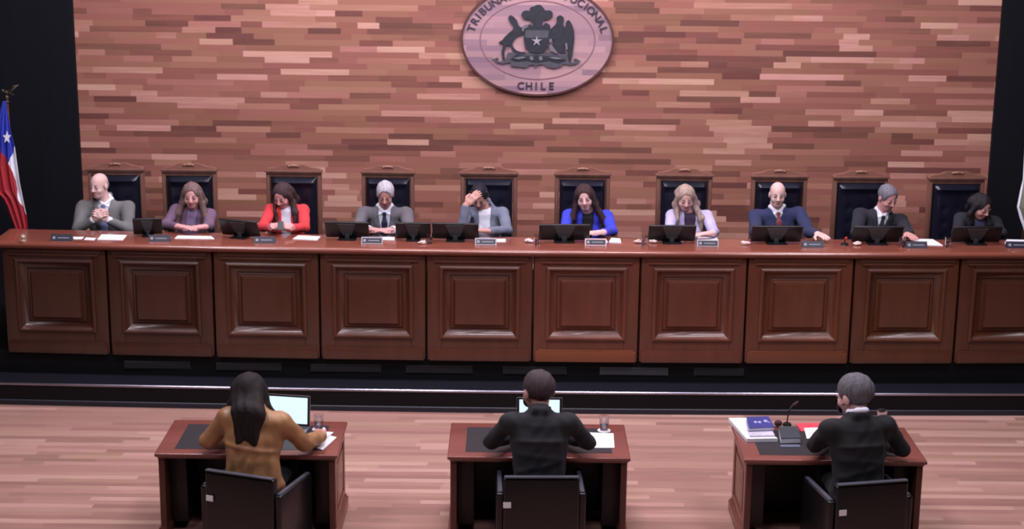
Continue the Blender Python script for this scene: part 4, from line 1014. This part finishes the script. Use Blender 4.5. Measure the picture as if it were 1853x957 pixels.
sheet('document', [(545, 799), (574, 807), (604, 783), (573, 781)], DT + .0062, .007, mat('printed_paper', (222, 214, 226), .8, noise=.12, nscale=25), 'printed document lying on white papers by the long haired woman', 'paper', PD)
sheet('paper', [(1068, 811), (1112, 811), (1110, 785), (1054, 783)], DT, .006, M_['paper'], 'bright white paper at the elbow of the middle man', 'paper', PD)
# desk with books
sheet('paper_stack', [(1351, 800), (1407, 799), (1352, 762), (1318, 762)], DT, .03, M_['paper'], 'thick stack of white papers at the corner of the desk, under the blue book', 'paper', PD)
def book(px, z, th, cover, label):
    pts = [at(x, y, z) for x, y in px]; c = sum(pts, Vector()) / 4; c.z = z; t = thing('book', c, label, 'book', 'books on the desk of the grey haired man')
    a = [(p.x - c.x, p.y - c.y, 0) for p in pts]; f = lambda k, s: [(x * s, y * s, k) for x, y, _ in a]
    MB().hull8(f(.003, .96), f(th - .003, .96)).done('pages', M_['paper'], t)
    MB().hull8(f(0, 1), f(.003, 1)).hull8(f(th - .003, 1), f(th, 1)).done('cover', cover, t)
    return t, c, a
sheet('document', [(1357, 791), (1402, 790), (1396, 778), (1352, 779)], DT + .0304, .012, mat('grey_print', (190, 184, 200), .8, noise=.15, nscale=20), 'printed booklet half under the blue book', 'paper', PD)
t, c, a = book([(1355, 781), (1402, 779), (1390, 759), (1350, 760)], DT + .043, .03, M_['navybook'], 'blue book with white cover print on top of the papers')
mb = MB()
for x in (-.035, .0): mb.box((x, .0, .0306), (.022, .045, .001)); mb.box((x, .0, .0306), (.03, .01, .0011))
mb.box((.055, .03, .0306), (.03, .05, .001)); mb.box((.08, .0, .0306), (.015, .02, .001))
mb.done('cover_print', mat('cover_print', (170, 172, 222), .5, noise=.05), t)
book([(1412, 803), (1449, 802), (1441, 781), (1408, 781)], DT + .001, .05, M_['greybook'], 'thick dark green-grey book in front of the microphone')
sheet('folder', [(1450, 781), (1496, 781), (1482, 766), (1440, 767)], DT, .006, M_['redfolder'], 'red folder on the desk of the grey haired man', 'folder')
sheet('paper', [(1460, 794), (1494, 794), (1486, 774), (1455, 775)], DT + .0063, .004, M_['paper'], 'white paper on the red folder', 'paper', PD)
sheet('document', [(1412, 809), (1448, 809), (1447, 805), (1413, 805)], DT, .004, mat('blue_grey_paper', (96, 100, 124), .6, noise=.1), 'blue-grey leaflet on the black pad before the thick book', 'paper', PD)
b = at(1424, 769, DT); gooseneck('desk_microphone', (b.x, b.y, DT), (b.x + .05, b.y + .03, DT + .17), 'slim black gooseneck microphone behind the dark book')
p = at(1408, 772, DT); mb = MB().ball((0, 0, .03), (.035, .03, .028)); o = mb.done('spectacle_case', M_['bronzered'], None, True, (p.x, p.y, DT + .002)); tag(o, 'small dark brown case between the blue book and the microphone', 'case')

# face masks of the two men in the well, worn over mouth and nose
# ------------------------------------------------------------------ flags
def flag_mesh(name, fn_edges, ptop, pbot, colour, mats, parent, yb, amp, nfold, nu=110, nv=260):
    bm = bmesh.new(); G = []
    for j in range(nv + 1):
        py = ptop + (pbot - ptop) * j / nv; l, r = fn_edges(py); row = []
        for i in range(nu + 1):
            u = i / nu; px = l + (r - l) * u; p = aty(px, py, yb); wv = min(1, j / nv * 2.2)
            yy = amp * wv * math.sin(u * nfold * PI + .8 * math.sin(j / nv * 3)) + .35 * amp * wv * math.sin(u * nfold * 2.3 * PI + 1)
            row.append((bm.verts.new((p.x, yb + yy, p.z)), px, py))
        G.append(row)
    for j in range(nv):
        for i in range(nu):
            f = bm.faces.new([G[j][i][0], G[j][i + 1][0], G[j + 1][i + 1][0], G[j + 1][i][0]]); f.smooth = True
            f.material_index = colour((G[j][i][1] + G[j][i + 1][1]) / 2, (G[j][i][2] + G[j + 1][i][2]) / 2)
    me = bpy.data.meshes.new(name); bm.to_mesh(me); bm.free()
    for m in mats: me.materials.append(m)
    me.transform(Matrix.Translation(-Vector(parent.location)))
    o = bpy.data.objects.new(name, me); COL.objects.link(o); o.parent = parent
    md = o.modifiers.new('thickness', 'SOLIDIFY'); md.thickness = .004
    return o
def interp(y, T): return float(np.interp(y, [t[0] for t in T], [t[1] for t in T]))
FX = -5.315; FY = 17.28
t = thing('national_flag', (FX, FY, DZ), 'blue, white and red flag with white star on a pole by the black wall', 'flag')
MB().cyl((0, 0, 0), (0, 0, .03), .16, .14).cyl((0, 0, .03), (0, 0, .07), .05, .03).done('pole_base', M_['brass'], t, True)
MB().cyl((0, 0, .05), (0, 0, 2.17), .014).done('pole', M_['brass'], t, True)
fin = MB().lathe([(.016, 2.15), (.028, 2.165), (.012, 2.18), (.022, 2.20), (.024, 2.215), (.008, 2.235)], n=20)
fin.ball((.0, 0, 2.265), (.03, .022, .022)).ball((-.04, 0, 2.285), (.014, .012, .012)).tube([(-.03, 0, 2.27), (-.045, 0, 2.285), (-.062, 0, 2.278)], [.012, .009, .002])
for s in (-1, 1): fin.hull8([(.0, s * .008, 2.262), (.03, s * .008, 2.262), (.03, s * .016, 2.272), (.0, s * .016, 2.272)], [(.07, s * .06, 2.318), (.115, s * .07, 2.335), (.115, s * .073, 2.340), (.06, s * .063, 2.328)])
fin.hull8([(.02, -.01, 2.25), (.02, .01, 2.25), (.02, .01, 2.265), (.02, -.01, 2.265)], [(.075, -.02, 2.235), (.075, .02, 2.235), (.075, .02, 2.242), (.075, -.02, 2.242)])
fin.done('eagle_finial', M_['bronze'], t, True)
LE = [(183, 5), (200, 0), (230, -8), (300, -22), (345, -14), (358, 2), (372, 10), (385, 15), (400, 21), (424, 32)]
RE = [(183, 11), (205, 14), (240, 20), (265, 27), (300, 32), (330, 36), (360, 42), (390, 48), (412, 50), (424, 46)]
def fcol(px, py):
    if py < (270 + max(px, -25) * 1.5 if px < 16 else 295 - (px - 16) * 2.9): return 0
    bx = interp(py, [(255, 30), (295, 16), (310, 23), (330, 28), (360, 33), (388, 47), (395, 80)])
    return 2 if px > bx else 1
fl = flag_mesh('flag_cloth', lambda y: (interp(y, LE), interp(y, RE)), 183, 424, fcol, [M_['fblue'], M_['fred'], M_['fwhite']], t, FY - .03, .022, 7)
mb = MB(); poly = []
for k in range(10):
    r_ = 9.0 if k % 2 == 0 else 3.8; a_ = PI / 2 + k * PI / 5; q = aty(12 + r_ * .85 * math.cos(a_), 249 - r_ * 1.35 * math.sin(a_), FY - .075); poly.append((q.x - FX, q.z - DZ))
mb.prism(poly, -.067, -.060).done('flag_star', M_['fwhite'], t)
rx0 = aty(1862, 300, 17.2).x
t = thing('ceremonial_flag', (rx0, 17.2, DZ), 'grey and pale flag hanging at the far end of the bench', 'flag')
MB().cyl((0, 0, 0), (0, 0, .03), .16, .14).done('pole_base', M_['brass'], t, True); MB().cyl((0, 0, .03), (0, 0, 2.15), .014).done('pole', M_['brass'], t, True)
flag_mesh('flag_cloth', lambda y: (interp(y, [(200, 1858), (325, 1852), (345, 1847), (375, 1841), (395, 1846), (412, 1852), (430, 1858)]), interp(y, [(200, 1864), (300, 1885), (430, 1890)])), 200, 425,
          lambda px, py: 1 if px < interp(py, [(320, 1855), (375, 1845), (412, 1857)]) else 0, [M_['folive'], M_['fwhite']], t, 17.16, .02, 6)
